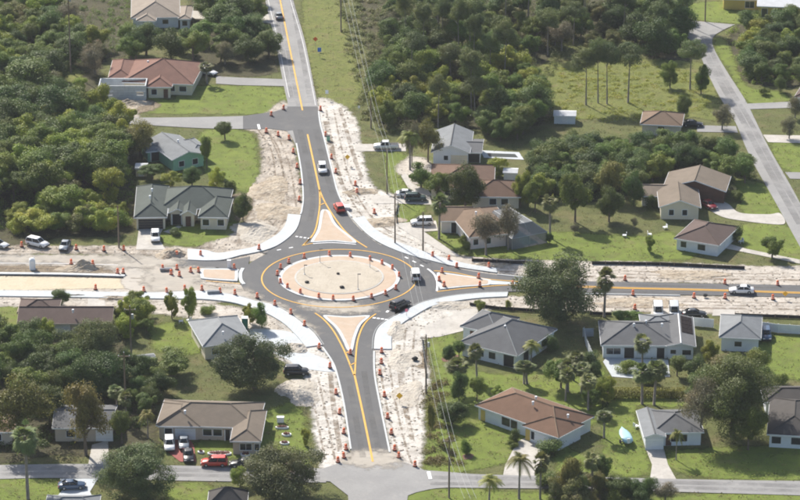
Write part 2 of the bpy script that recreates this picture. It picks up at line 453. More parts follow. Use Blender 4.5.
def ribbon(name, px, w, mat, z, parent=None, thick=0.0, n=6, world_pts=False, off=0.0, smooth=True):
    P = [Vector(p) for p in px] if world_pts else W(px)
    if smooth and len(P) > 2: P = spline(P, n)
    a, b = ribbon_pts(P, w, off)
    k = len(P); v = []; f = []
    for p, q in zip(a, b): v += [(p.x, p.y, z), (q.x, q.y, z)]
    for i in range(k - 1): f.append([2 * i, 2 * i + 1, 2 * i + 3, 2 * i + 2])
    if thick:
        m0 = len(v)
        v += [(x, y, z - thick) for (x, y, _) in v]
        for i in range(k - 1):
            f.append([m0 + 2 * i, 2 * i, 2 * i + 2, m0 + 2 * i + 2])
            f.append([2 * i + 1, m0 + 2 * i + 1, m0 + 2 * i + 3, 2 * i + 3])
        f.append([0, m0, m0 + 1, 1]); e = 2 * k - 2
        f.append([e, e + 1, m0 + e + 1, m0 + e])
    o = link(name, mesh(name, v, f, mat), parent)
    return o if parent else structure(o)

# ground: one sheet to beyond the horizon line of the haze
G = 2600
structure(link('ground', mesh('ground', [(-G, -1100, 0), (G, -1100, 0), (G, 3400, 0), (-G, 3400, 0)], [[0, 1, 2, 3]], M['grass'])))

C0 = g(339.2, 278.5)                      # middle of the roundabout
def ring_pts(r, k=96, z=0.0): return [Vector((C0.x + r * math.cos(2 * math.pi * i / k), C0.y + r * math.sin(2 * math.pi * i / k), z)) for i in range(k)]

# --- frayed ground patches, lowest first
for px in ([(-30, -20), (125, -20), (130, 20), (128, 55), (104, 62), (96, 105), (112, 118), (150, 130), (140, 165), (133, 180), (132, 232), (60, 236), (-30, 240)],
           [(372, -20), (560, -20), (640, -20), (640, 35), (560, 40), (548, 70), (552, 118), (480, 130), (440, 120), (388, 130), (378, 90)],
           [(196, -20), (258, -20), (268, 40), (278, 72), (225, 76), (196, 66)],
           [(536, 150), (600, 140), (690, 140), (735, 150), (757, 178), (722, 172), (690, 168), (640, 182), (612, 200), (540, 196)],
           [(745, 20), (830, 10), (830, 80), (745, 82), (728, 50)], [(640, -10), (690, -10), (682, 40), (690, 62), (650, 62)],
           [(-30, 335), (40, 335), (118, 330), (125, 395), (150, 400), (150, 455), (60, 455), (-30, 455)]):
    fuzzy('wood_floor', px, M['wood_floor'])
for px in ([(548, 62), (700, 62), (716, 92), (722, 120), (690, 118), (600, 118), (556, 118), (550, 90)], [(305, -10), (336, -10), (352, 50), (364, 90), (352, 108), (322, 104), (304, 40)],
           [(70, 70), (82, 70), (84, 98), (104, 104), (60, 108), (58, 84)], [(420, 395), (444, 380), (452, 430), (470, 468), (420, 470), (428, 430)]):
    fuzzy('dry_grass', px, M['dry'])
for nm, px in (('lawn', [(196, 86), (284, 88), (286, 104), (262, 114), (205, 114), (140, 112), (150, 92), (170, 100)]),
           ('lawn', [(200, 132), (250, 132), (258, 160), (262, 190), (242, 192), (225, 180), (202, 170)]),
           ('lawn', [(166, 226), (250, 222), (258, 236), (240, 246), (166, 244)]),
           ('lawn', [(-20, 302), (16, 302), (18, 340), (-20, 345)]), ('lawn', [(152, 326), (205, 322), (204, 352), (160, 352)]),
           ('lawn', [(383, 152), (402, 150), (412, 172), (400, 178), (412, 190), (392, 192)]),
           ('lawn', [(398, 204), (420, 204), (424, 212), (400, 224)]), ('lawn', [(430, 232), (470, 236), (560, 232), (640, 236), (670, 232), (700, 256), (640, 262), (560, 262), (470, 256)]),
           ('lawn', [(735, 180), (768, 186), (782, 214), (745, 214), (738, 200)]), ('lawn', [(742, 224), (800, 230), (815, 262), (750, 252)]),
           ('lawn', [(770, 142), (820, 146), (820, 172), (785, 170)]), ('lawn', [(690, 4), (760, 2), (800, 24), (740, 24), (690, 18)]), ('lawn', [(712, 42), (728, 42), (745, 84), (780, 92), (790, 102), (750, 104), (728, 72)]),
           ('lawn', [(424, 330), (450, 325), (470, 366), (520, 374), (600, 362), (600, 420), (560, 440), (600, 460), (640, 470), (602, 476), (560, 474), (545, 450), (480, 470), (424, 468), (440, 400)]),
           ('lawn', [(668, 452), (760, 446), (830, 450), (830, 478), (690, 476)]), ('lawn', [(610, 398), (684, 398), (684, 408), (636, 408), (646, 450), (650, 474), (610, 474), (602, 440)]),
           ('lawn', [(762, 340), (830, 334), (830, 380), (770, 372)]), ('lawn', [(232, 432), (262, 412), (300, 405), (310, 460), (300, 466), (232, 458), (196, 452), (196, 442)]),
           ('lawn', [(-20, 480), (60, 480), (56, 505), (-20, 510)]), ('lawn', [(172, 486), (210, 484), (212, 510), (168, 510)]), ('lawn', [(660, 496), (830, 496), (830, 520), (640, 520)]),
           ('lawn', [(404, 494), (450, 488), (520, 492), (560, 496), (560, 520), (404, 510)])):
    fuzzy(nm, px, M['lawn'])

fuzzy('sandy_verge', [(286, 100), (290, 128), (300, 180), (303, 225), (282, 250), (205, 262), (185, 258), (200, 246), (228, 236), (246, 218), (252, 190), (262, 165), (258, 135), (242, 128), (262, 116)], M['sand_rut'])
fuzzy('sandy_verge', [(317, 100), (335, 102), (350, 112), (358, 126), (362, 150), (372, 185), (396, 196), (398, 205), (396, 225), (432, 240), (470, 262), (500, 262), (520, 290), (440, 270), (380, 246), (340, 205), (322, 140)], M['sand_white'])
fuzzy('sandy_verge', [(440, 256), (520, 260), (640, 262), (760, 266), (840, 268), (840, 286), (700, 283), (600, 282), (520, 276), (450, 270)], M['sand'])
fuzzy('sandy_verge', [(440, 300), (480, 297), (540, 296), (620, 294), (700, 296), (840, 299), (840, 315), (760, 315), (660, 312), (600, 312), (540, 310), (500, 308), (462, 316), (430, 330)], M['sand'])
fuzzy('sandy_verge', [(374, 340), (390, 322), (430, 308), (478, 303), (470, 312), (448, 330), (424, 340), (430, 375), (424, 400), (424, 440), (418, 472), (394, 470), (386, 430), (376, 380)], M['sand_white'])
fuzzy('sandy_verge', [(-30, 246), (60, 246), (140, 246), (200, 248), (262, 252), (250, 262), (150, 256), (80, 254), (-30, 254)], M['sand_rut'])
fuzzy('sandy_verge', [(-30, 262), (120, 262), (240, 284), (260, 296), (200, 304), (100, 302), (-30, 302)], M['sand'])
fuzzy('sandy_verge', [(250, 300), (290, 318), (322, 345), (338, 378), (350, 455), (338, 470), (320, 466), (310, 400), (300, 372), (250, 340), (248, 326), (272, 320)], M['sand_white'])
fuzzy('sandy_verge', [(-30, 300), (60, 300), (190, 303), (262, 312), (280, 330), (240, 330), (190, 318), (90, 308), (-30, 306)], M['sand'])
fuzzy('dirt_patch', [(-20, 266), (108, 267), (112, 273), (-20, 274)], M['dirt'])
fuzzy('dirt_patch', [(96, 98), (150, 100), (158, 108), (130, 114), (100, 106)], M['dirt'])
fuzzy('dirt_patch', [(104, 104), (126, 108), (140, 118), (136, 124), (116, 122)], M['sand'])
fuzzy('dirt_patch', [(416, 352), (428, 356), (426, 368), (412, 366)], M['dirt'])
fuzzy('dirt_patch', [(396, 168), (412, 156), (432, 164), (430, 182), (412, 184), (404, 178)], M['sand'])
fuzzy('dirt_patch', [(282, 342), (300, 342), (302, 352), (286, 354)], M['dirt'])
fuzzy('dirt_patch', [(232, 196), (252, 196), (250, 214), (238, 222)], M['dirt'])
fuzzy('gravel_fill', [(-30, 277), (60, 277.5), (126, 278.5), (130, 288), (90, 289), (-30, 290)], M['sand_yellow'], 0.9, 0.7)
fuzzy('dusty_road', [(110, 256), (180, 258), (216, 262), (208, 270), (200, 285), (240, 290), (262, 297), (280, 307), (240, 300), (190, 294), (130, 291), (118, 275), (108, 268)], M['asphalt_dusty'])
# --- roads
ZR = 0.12
structure(link('old_road', None)) if False else None
def road(name, left, right, mat, z, n=6):
    P = spline(W(left), n) + spline(W(right), n)[::-1]
    NOGRASS.append(left + right[::-1]); HARD.append(left + right[::-1])
    return crisp(name, P, mat, z, world_pts=True)
north_old = road('north_road', [(259, -30), (265, 0), (275, 42), (284, 87), (289, 109)], [(286, -30), (293, 0), (305, 42), (314, 87), (318.5, 109)], M['asphalt_old'], ZR)
west_old = road('west_road', [(-40, 256.5), (0, 255.5), (60, 256), (150, 258), (216, 262)], [(-40, 264), (0, 263.5), (60, 264), (150, 267), (216, 268.5)], M['asphalt_dusty'] if False else M['asphalt_old'], ZR)
west_new = road('west_road', [(132, 257.2), (150, 257.8), (190, 260.2), (222, 261.5), (250, 257)], [(132, 267), (150, 268), (190, 268.5), (218, 268.3), (245, 282)], M['asphalt'], ZR + .012)
side_street = road('side_street', [(104, 117), (140, 118), (200, 117.5), (250, 116), (272, 113), (290, 104)], [(108, 124), (140, 125), (200, 128.5), (252, 129.5), (284, 130), (296, 146)], M['asphalt_old'], ZR - .008)
north_new = road('north_road', [(287, 107), (289, 118), (292, 128), (296, 144), (301, 172), (303, 197), (302, 210), (297.5, 227.5), (290, 237), (277, 247), (262, 254)],
                 [(317.5, 107), (320, 125), (324, 140), (332, 172), (337, 192), (344, 207), (352, 221), (365, 234), (380, 245), (404, 255)], M['asphalt'], ZR + .012)
side_apron = crisp('side_street', [(243, 116.5), (272, 112.5), (290, 108), (298, 130), (288, 131.5), (270, 129), (243, 129.5)], M['asphalt'], ZR + .006)
ring = crisp('roundabout_road', ring_pts(19.4), M['asphalt'], ZR + .018, world_pts=True)
east_road = road('east_road', [(395, 250), (420, 257.5), (450, 267), (480, 273), (515, 277.5), (560, 281), (620, 282.5), (700, 284), (840, 286.5)],
                 [(395, 318), (408, 309), (424, 302), (450, 296.5), (480, 293.6), (515, 292), (560, 292.5), (620, 294), (700, 295.6), (840, 298.5)], M['asphalt'], ZR + .012)
south_new = road('south_road', [(255, 300), (272, 305), (286, 312), (300, 322), (313, 333), (322, 345), (332, 362), (337, 375), (344, 405), (352, 456), (353, 463)],
                 [(410, 306), (400, 314), (390, 319), (380, 327), (375.5, 337), (373.5, 350), (374.5, 375), (380, 405), (390, 452), (392, 463)], M['asphalt'], ZR + .012)
south_old = crisp('south_road', [(320, 470), (338, 464), (352, 461.5), (392, 461.5), (406, 463), (424, 470.5), (424, 490), (408, 496), (402, 530), (350, 530), (348, 496), (330, 482), (316, 481)], M['asphalt_old'], ZR + .0)
street_w = road('south_street', [(-40, 466), (0, 465.5), (82, 464.5), (200, 466.5), (326, 469)], [(-40, 480), (0, 479.5), (60, 478.5), (200, 481.5), (326, 483)], M['asphalt_old'], ZR - .008)
street_e = road('south_street', [(416, 470), (450, 472.5), (485, 475), (605, 477.8), (700, 480), (840, 482)], [(416, 493), (440, 488.5), (485, 488.5), (605, 490), (700, 493), (840, 497)], M['asphalt_old'], ZR - .008)
east_street = road('east_street', [(680, 20), (681, 33), (690, 40), (697, 48), (707, 72), (720, 98), (735, 122), (750, 157), (775, 202), (797, 242), (815, 275)],
                   [(735, 25), (722, 31), (713, 38), (714, 49), (727, 72), (745, 100), (757, 124), (770, 150), (790, 185), (812, 225), (838, 268)], M['asphalt_old'], ZR - .004)

NOGRASS += [[(316, 460), (426, 460), (426, 494), (408, 498), (404, 530), (346, 530), (346, 498), (314, 484)], [(240, 112), (290, 106), (300, 134), (240, 132)]]
HARD += NOGRASS[-2:]
# --- painted marks (parts of the roads)
ZM = ZR + .06
def mark(nm, px, w, parent, mat='yellow', **k): return ribbon(nm, px, w, M[mat], ZM, parent, **k)
mark('yellow_line', [(274, -30), (280, 0), (291, 55), (302.5, 111)],   .36, north_old)
mark('yellow_line', [(307.5, 135), (313, 160), (319.5, 190.5)],   .36, north_new)
mark('yellow_line', [(319.5, 190.5), (319.8, 204), (318.5, 216), (315.5, 230), (311, 238), (302.5, 246.5)], .3, north_new)
mark('yellow_line', [(319.5, 190.5), (324, 201), (331, 213), (342.5, 229), (353, 239), (367, 248.3)], .3, north_new)
mark('yellow_hatch', [(319.6, 206), (325.5, 203.4)], .28, north_new, smooth=False)
mark('yellow_hatch', [(319.6, 198.5), (322.3, 197.5)], .28, north_new, smooth=False)
for a, b in (((303, 246.3), (313, 243.8)), ((305, 244.8), (310, 239.2))): mark('yellow_hatch', [a, b], .25, north_new, smooth=False)
o = mark('yellow_line', [tuple(p) for p in ring_pts(15.15, 120)] + [tuple(ring_pts(15.15, 120)[0])], .28, ring, world_pts=True, smooth=False)
mark('yellow_line', [(315, 313.8), (324, 320.5), (333, 331), (340, 343), (346, 355.5), (354, 376)], .3, south_new)
mark('yellow_line', [(376, 314.5), (368, 320.5), (362.2, 328.5), (358, 340), (356.2, 352), (354.8, 376)], .3, south_new)
mark('yellow_line', [(354.3, 375), (362.5, 412), (372.8, 462.5)], .36, south_new)
for a, b in (((345.5, 354), (350.5, 351.5)), ((350, 366), (355.3, 363.5))): mark('yellow_hatch', [a, b], .28, south_new, smooth=False)
mark('yellow_line', [(434, 271.5), (455, 273.5), (485, 279.5), (520, 282.5), (560, 285.5), (615, 288), (700, 290), (797, 293), (840, 294)], .3, east_road)
mark('yellow_line', [(437, 292.4), (460, 289.6), (490, 286.8), (520, 285.6), (560, 287.4), (615, 289), (700, 291), (797, 294), (840, 295)], .3, east_road)
mark('yellow_line', [(188, 269.6), (206, 269.3)], .22, west_new); mark('yellow_line', [(206, 281.5), (240, 284.4)], .22, west_new)
for px, w, p in (([(-40, 264.8), (0, 264), (60, 264.4), (118, 265.7)], .18, west_old), ([(262, -30), (268, 0), (278, 42), (287, 87), (289.5, 98)],   .09, north_old), ([(283.5, -30), (290.3, 0), (302.5, 42), (312, 87), (315.5, 106)],   .09, north_old)):
    mark('white_line', px, w, p, 'white_paint')
def dashes(a, b, n, w, ln, parent):
    A, B2 = g(*a), g(*b); d = (B2 - A); d.normalize()
    for i in range(n):
        c = A.lerp(B2, i / max(n - 1, 1))
        mark('white_dash', [tuple(c - d * ln / 2), tuple(c + d * ln / 2)], w, parent, 'white_paint', world_pts=True, smooth=False)
dashes((296.8, 237.3), (309, 239.2), 4, .5, .55, north_new)
dashes((279, 250.6), (291, 248.4), 2, .35, .9, north_new)
dashes((374.3, 318.7), (386.5, 320.4), 4, .55, .6, south_new)
dashes((387.5, 312.3), (387.6, 312.2), 1, .5, .9, south_new)
dashes((406.5, 258.5), (422, 266.5), 3, .35, 1.1, east_road)
mark('white_line', [(427.5, 269.5), (434, 275), (437.3, 283), (436.8, 291.8)], .4, east_road, 'white_paint')
mark('white_line', [(258.3, 125), (259.5, 130)], .55, side_apron, 'white_paint', smooth=False)
mark('white_line', [(428.5, 472.5), (430.5, 480)], .6, street_e, 'white_paint', smooth=False)
mark('white_line', [(313, 244.4), (332, 243.4), (356, 245)], .3, north_new, 'white_paint')

# --- raised concrete: sidewalks, kerbs, islands
ZS = ZR + .14
def walk(name, inner, outer, mat='concrete', z=ZS):
    P = spline(W(inner), 6) + spline(W(outer), 6)[::-1]
    NOGRASS.append(inner + outer[::-1]); HARD.append(inner + outer[::-1])
    return MB().prism([(p.x, p.y) for p in P], 0.0, z).build(name, M[mat])
def joints(inner, outer, n, parent):
    a, b = spline(W(inner), 10), spline(W(outer), 10)
    for i in range(1, n):
        p, q = a[int(i / n * (len(a) - 1))], b[int(i / n * (len(b) - 1))]
        ribbon('joint', [tuple(p.lerp(q, .08)), tuple(p.lerp(q, .92))], .07, M['metal_grey'], ZS + .004, parent, world_pts=True, smooth=False)
for k, (inn, out, nj) in enumerate((
    ([(300.3, 216), (297, 227.5), (290, 236.6), (277, 246), (262, 251.5), (240, 256)], [(288, 215), (285, 226), (278, 234.5), (268, 241), (255, 247.5), (236, 251.4)], 10),
    ([(240, 256), (222, 260.5), (205, 261.2), (188, 260.4)], [(236, 251.4), (218, 254), (205, 251), (187.5, 250)], 5),
    ([(353, 219.5), (365.5, 233), (381, 244), (405, 254), (436, 262.5), (462, 268.3), (497, 273.4)], [(364, 217), (374, 229), (392, 240.5), (412, 248), (436, 256.5), (466, 264.5), (497, 269.3)], 20),
    ([(374.6, 350), (375.8, 337), (380.4, 327.6), (391, 319.8), (401, 314.6), (412, 308.6), (425, 303), (451, 297.4), (481, 294.4), (508, 293.4)], [(391.5, 350), (391.8, 337.5), (397, 330), (404, 323), (413, 317.5), (423, 311.5), (434, 306.5), (455, 302), (481, 298.8), (507, 297.4)], 22),
    ([(-40, 290.8), (0, 291.8), (60, 292.6), (150, 294), (200, 292.4), (232, 296), (256, 302.5), (272, 306), (286, 313), (300, 323), (313, 334), (321.5, 346)], [(-40, 296), (0, 297), (60, 297.8), (150, 299.5), (200, 300), (230, 303), (252, 309), (268, 315), (283, 324), (294, 334), (302, 343), (306, 348)], 34))):
    s = walk('sidewalk', inn, out)
    structure(s)
    joints(inn, out, nj, s)
    ribbon('kerb', inn, .3, M['kerb'], ZS + .012, None, .15)
    ribbon('gutter_joint', [tuple(p) for p in ribbon_pts(spline(W(inn), 6), .0, -.45 if k in (0, 1) else .45)[0]], .09, M['metal_grey'], ZS + .006, s, world_pts=True, smooth=False)
def kerb(px, w=.32, z=ZR + .12, **k): return ribbon('kerb', px, w, M['kerb'], z, None, .2, **k)
kerb([(296.4, 144), (301.3, 172), (303.2, 197), (302, 210), (300.6, 215)])
kerb([(318.6, 112), (320.4, 125), (324.4, 140), (332.3, 172), (337.4, 192), (344.4, 207), (351.5, 217.5)])
kerb([(322.5, 348), (332, 362), (337, 375), (344, 405), (350.8, 450)])
kerb([(374, 352), (374.6, 375), (380, 405), (389.8, 453)])
kerb([(-40, 273.2), (0, 274), (60, 274.6), (125, 276.3)], .9)
kerb([(497, 275.2), (540, 279.5)], .3)
kerb([(540, 293.6), (620, 295), (680, 296.2)], .28)
kerb([(243, 269), (240.5, 274), (241, 281), (244, 285)], .7)
def island(label_px, w=.5):
    P = spline(W(label_px), 5, True)
    structure(MB().prism([(p.x, p.y) for p in P], 0.0, ZR + .15).build('kerb', M['kerb']))
    if sum(P[i].x * P[i - 1].y - P[i - 1].x * P[i].y for i in range(len(P))) > 0: P = P[::-1]
    k = len(P); Q = []
    for i, p in enumerate(P):                       # inset along inward normals, keeping only points still well inside
        d = P[(i + 1) % k] - P[i - 1]; d.normalize(); q = p + Vector((-d.y, d.x, 0)) * w
        if min(((q - (a + (b_ - a) * max(0, min(1, (q - a).dot(b_ - a) / max((b_ - a).length_squared, 1e-9))))).length) for a, b_ in zip(P, P[1:] + P[:1])) > w * .93: Q.append(q)
    structure(crisp('paver_island', Q, M['paver'], ZR + .175, world_pts=True))
island([(320.6, 213), (325, 210.6), (330, 213), (337, 226), (355.5, 241.6), (352, 244), (333, 242.4), (313, 243.4), (311.5, 241), (317.6, 230)], .6)
island([(325.5, 316.2), (346, 317.6), (367.5, 316.4), (369, 318.5), (361, 326), (355.6, 339), (353, 350.5), (350, 352), (346.8, 350.5), (342.5, 341), (335, 328.6), (324.4, 318.8)], .6)
island([(436.5, 276), (440, 273.4), (460, 276), (487, 280.2), (491, 281.6), (490.5, 285), (486, 286.4), (465, 287.8), (444, 290), (440, 289.5), (437.6, 283)], .6)
island([(200.5, 271.2), (204, 269.6), (236, 270.2), (238, 273), (237.6, 280.6), (234, 282), (204, 279.8), (200.6, 277.5)], .65)
crisp('splitter_tip', [(490, 281.2), (508, 283), (530, 284.2), (530, 285.6), (508, 285.6), (490, 285.6)], M['concrete'], ZR + .13, .3)
# central island: kerb ring, paver apron, inner kerb and sand middle
structure(MB().prism([tuple(p)[:2] for p in ring_pts(11.9)], 0, ZR + .15).build('kerb', M['kerb']))
crisp('paver_apron', ring_pts(11.15), M['paver'], ZR + .17, world_pts=True)
structure(MB().prism([tuple(p)[:2] for p in ring_pts(8.75)], 0, ZR + .24).build('kerb', plain('weathered_kerb', (.46, .45, .42), .85, .12, 1.0)))
crisp('island_middle', ring_pts(8.4), M['sand_white'] if False else surf('island_sand', [(0.3, [(0.3, (0.44, 0.385, 0.305)), (0.7, (0.52, 0.465, 0.38))]), (1.0, .5, .75, (0.37, .32, .25), .7), (3, .5, .7, (.55, .5, .42), .5)], .95, .15, 2), ZR + .26, world_pts=True)

# --- driveways and paths
ZD = ZR - .02
def drive(px, mat='drive', name='driveway', z=None, sp=False):
    drive.n += 1; NOGRASS.append(px); HARD.append(px)
    return crisp(name, px, M[mat], z or (ZD - .0008 * drive.n), closed_spline=sp)
drive.n = 0
drive([(216, 76.5), (240, 78), (284, 79.5), (287, 86.5), (240, 85.5), (216, 84)], 'asphalt_old')
drive([(246, 14.5), (269, 14), (272, 24), (258, 22)], 'drive'); drive([(190, 11), (214, 12), (214, 19.5), (190, 19)])
drive([(139, 228), (164, 228), (158, 238), (166, 250), (136, 250)])
drive([(163, 232), (166, 231), (178, 226), (182, 227), (170, 234)])
drive([(250, 331), (262, 329.5), (288, 332), (302, 340), (304, 350), (330, 362), (334, 372), (300, 368), (288, 360), (262, 348), (252, 345)], 'concrete', sp=True)
drive([(288, 297), (288, 297.1), (289, 297)]) if False else None
drive([(88, 297), (104, 297), (106, 309), (87, 309)])
drive([(355, 144.6), (385, 144), (406, 144), (406, 151.5), (356, 151.5)])
drive([(372, 196), (396, 195.6), (430, 196.5), (432, 205), (396, 203.8), (374, 204)])
drive([(394, 224), (415, 222), (436, 221), (438, 231), (424, 232), (450, 250), (462, 258), (446, 254), (428, 244), (412, 236)])
drive([(425, 326), (448, 317), (470, 307), (480, 306), (476, 318), (464, 331), (440, 337), (426, 338.5)])
drive([(519, 441), (534, 434), (543, 440), (541, 458), (534, 476.5), (503, 476), (505, 466), (512, 452)])
drive([(646, 450), (664, 450), (668, 465), (677, 481), (650, 479.5), (652, 465)])
drive([(700, 201), (716, 200), (728, 204), (740, 213), (768, 214.6), (780, 213.6), (785, 223.5), (772, 224.5), (742, 221), (722, 217), (706, 208)], sp=True)
drive([(763, 135), (785, 135.5), (830, 136), (830, 144), (786, 143), (768, 142.5)]); drive([(785, 172.4), (830, 173), (830, 180), (790, 179)], 'asphalt_old')
drive([(746, 104), (790, 102), (793, 108), (750, 109.5)], 'asphalt_old'); drive([(697, 125.5), (736, 126.5), (738, 133), (697, 132)], 'asphalt_old')
drive([(770, 15), (790, 15), (788, 25), (768, 24)], 'asphalt_old')
drive([(164, 434), (186, 434), (194, 446), (196, 462), (180, 462), (165, 450)], 'drive_red')
drive([(92, 445), (108, 441), (109, 462), (104, 466), (88, 466)]); drive([(60, 479), (98, 479), (90, 492), (96, 505), (50, 505), (62, 491)], 'concrete')
drive([(603, 362), (612, 377), (640, 379), (670, 377), (668, 360), (606, 358)], 'concrete', 'patio')
drive([(652, 309), (682, 309), (684, 317), (650, 317)]); drive([(726, 243), (746, 249), (800, 260), (800, 264), (752, 254), (722, 248)])
drive([(480, 150.5), (519, 152.5), (524, 160), (484, 158)], 'concrete', 'pool_deck')
drive([(714, 308), (734, 308), (736, 316), (712, 316)])
drive([(401, 176), (406, 174), (412, 184), (428, 190), (432, 196), (424, 196), (408, 188)])
crisp('pool_water', [(487, 153.5), (515, 154.5), (518, 157.8), (489, 157)], M['water'], ZD + .02)
drive([(440, 365), (444, 350), (460, 352), (466, 358), (455, 362)], 'drive_red', 'mulch_bed', sp=True) if False else crisp('mulch_bed', [(441, 359), (447, 355), (458, 355), (460, 359), (450, 362), (443, 362)], M["soil"], ZD - .03)
crisp('mulch_bed', [(462, 456), (468, 453), (474, 455), (472, 459), (464, 460)], M["soil"], ZD - .031)

# dust lying on the road, worn lanes and wheel ruts
ZV = ZR + .022
fuzzy('road_dust', [(100, 256), (170, 258), (176, 268), (100, 268)], M['dust'], z=ZV)
fuzzy('road_dust', [(225, 291), (256, 298), (290, 310), (318, 334), (312, 336), (280, 313), (240, 300)], M['dust'], z=ZV)
fuzzy('road_dust', [(300, 302), (370, 306), (368, 313), (318, 312)], M['dust'], z=ZV + .001)
fuzzy('road_dust', [(350, 452), (392, 452), (396, 466), (350, 466)], M['dust'], z=ZV + .002)
fuzzy('road_dust', [(-30, 256), (120, 256), (120, 263), (-30, 262)], M['dust'], z=ZV + .003)
fuzzy('road_dust', [(150, 268.5), (200, 269), (200, 284), (240, 289), (262, 300), (200, 293), (150, 291)], M['dust'], z=ZV + .004)
for i, (px, w) in enumerate((([(276, -20), (288, 50), (299, 107)], 1.0), ([(272, -20), (282.5, 50), (292, 100)], .9), ([(288, -20), (301, 50), (310, 100)], .9), ([(300, 130), (309, 170), (313, 200), (310, 222)], 1.0), ([(316, 130), (324, 165), (333, 195), (345, 215)], 1.0),
                             ([(349, 380), (356, 420), (363, 458)], .9), ([(364, 372), (370, 410), (380, 456)], .9), ([(520, 280), (620, 285), (700, 287), (830, 289)], .8), ([(520, 290), (620, 292), (700, 293.5), (830, 296)], .8), ([(700, 40), (716, 75), (742, 120), (770, 172), (800, 225)], 1.2), ([(707, 40), (722, 75), (750, 122), (780, 178), (806, 220)], 1.0), ([(0, 470), (100, 469), (320, 474)], 1.2), ([(0, 475), (100, 474), (320, 479)], 1.0), ([(430, 478), (600, 481), (820, 487)], 1.2), ([(430, 484), (600, 486), (820, 492)], 1.0))):
    ribbon('worn_lane', px, w * 1.2, M['track_old' if i in (0, 1, 2) or i > 8 else 'track_road'], ZV + .009 + .0012 * i)
ruts = [([(262, 130), (275, 150), (280, 180), (285, 210), (270, 235)], 2), ([(270, 128), (284, 160), (290, 190), (292, 208)], 2), ([(330, 110), (338, 150), (350, 190), (375, 225), (410, 242)], 2), ([(325, 120), (334, 160), (345, 190), (360, 205)], 1), ([(340, 108), (352, 150), (362, 180)], 1),
        ([(500, 270), (600, 272), (700, 275), (830, 276)], 2), ([(540, 276), (640, 278), (830, 281)], 1), ([(520, 302), (620, 303), (720, 304), (830, 305)], 2), ([(560, 307), (660, 308), (830, 310)], 1), ([(384, 360), (390, 400), (402, 450), (410, 470)], 2), ([(398, 345), (402, 390), (412, 440)], 1), ([(410, 330), (408, 370), (414, 420)], 2),
        ([(330, 370), (334, 410), (340, 450)], 1), ([(312, 370), (322, 420), (330, 460)], 2), ([(130, 280), (170, 282), (230, 290)], 2), ([(-20, 268), (60, 269), (120, 271)], 1), ([(-20, 250), (80, 251), (180, 254)], 2), ([(240, 225), (262, 215), (286, 200)], 1)]
for i, (px, k) in enumerate(ruts):
    for o_ in ((-.85, .85) if k == 2 else (0,)):
        ribbon('wheel_rut', px, .4 if k == 2 else .9, M['track'], .075 + .0011 * i + (.0005 if o_ > 0 else 0), off=o_)
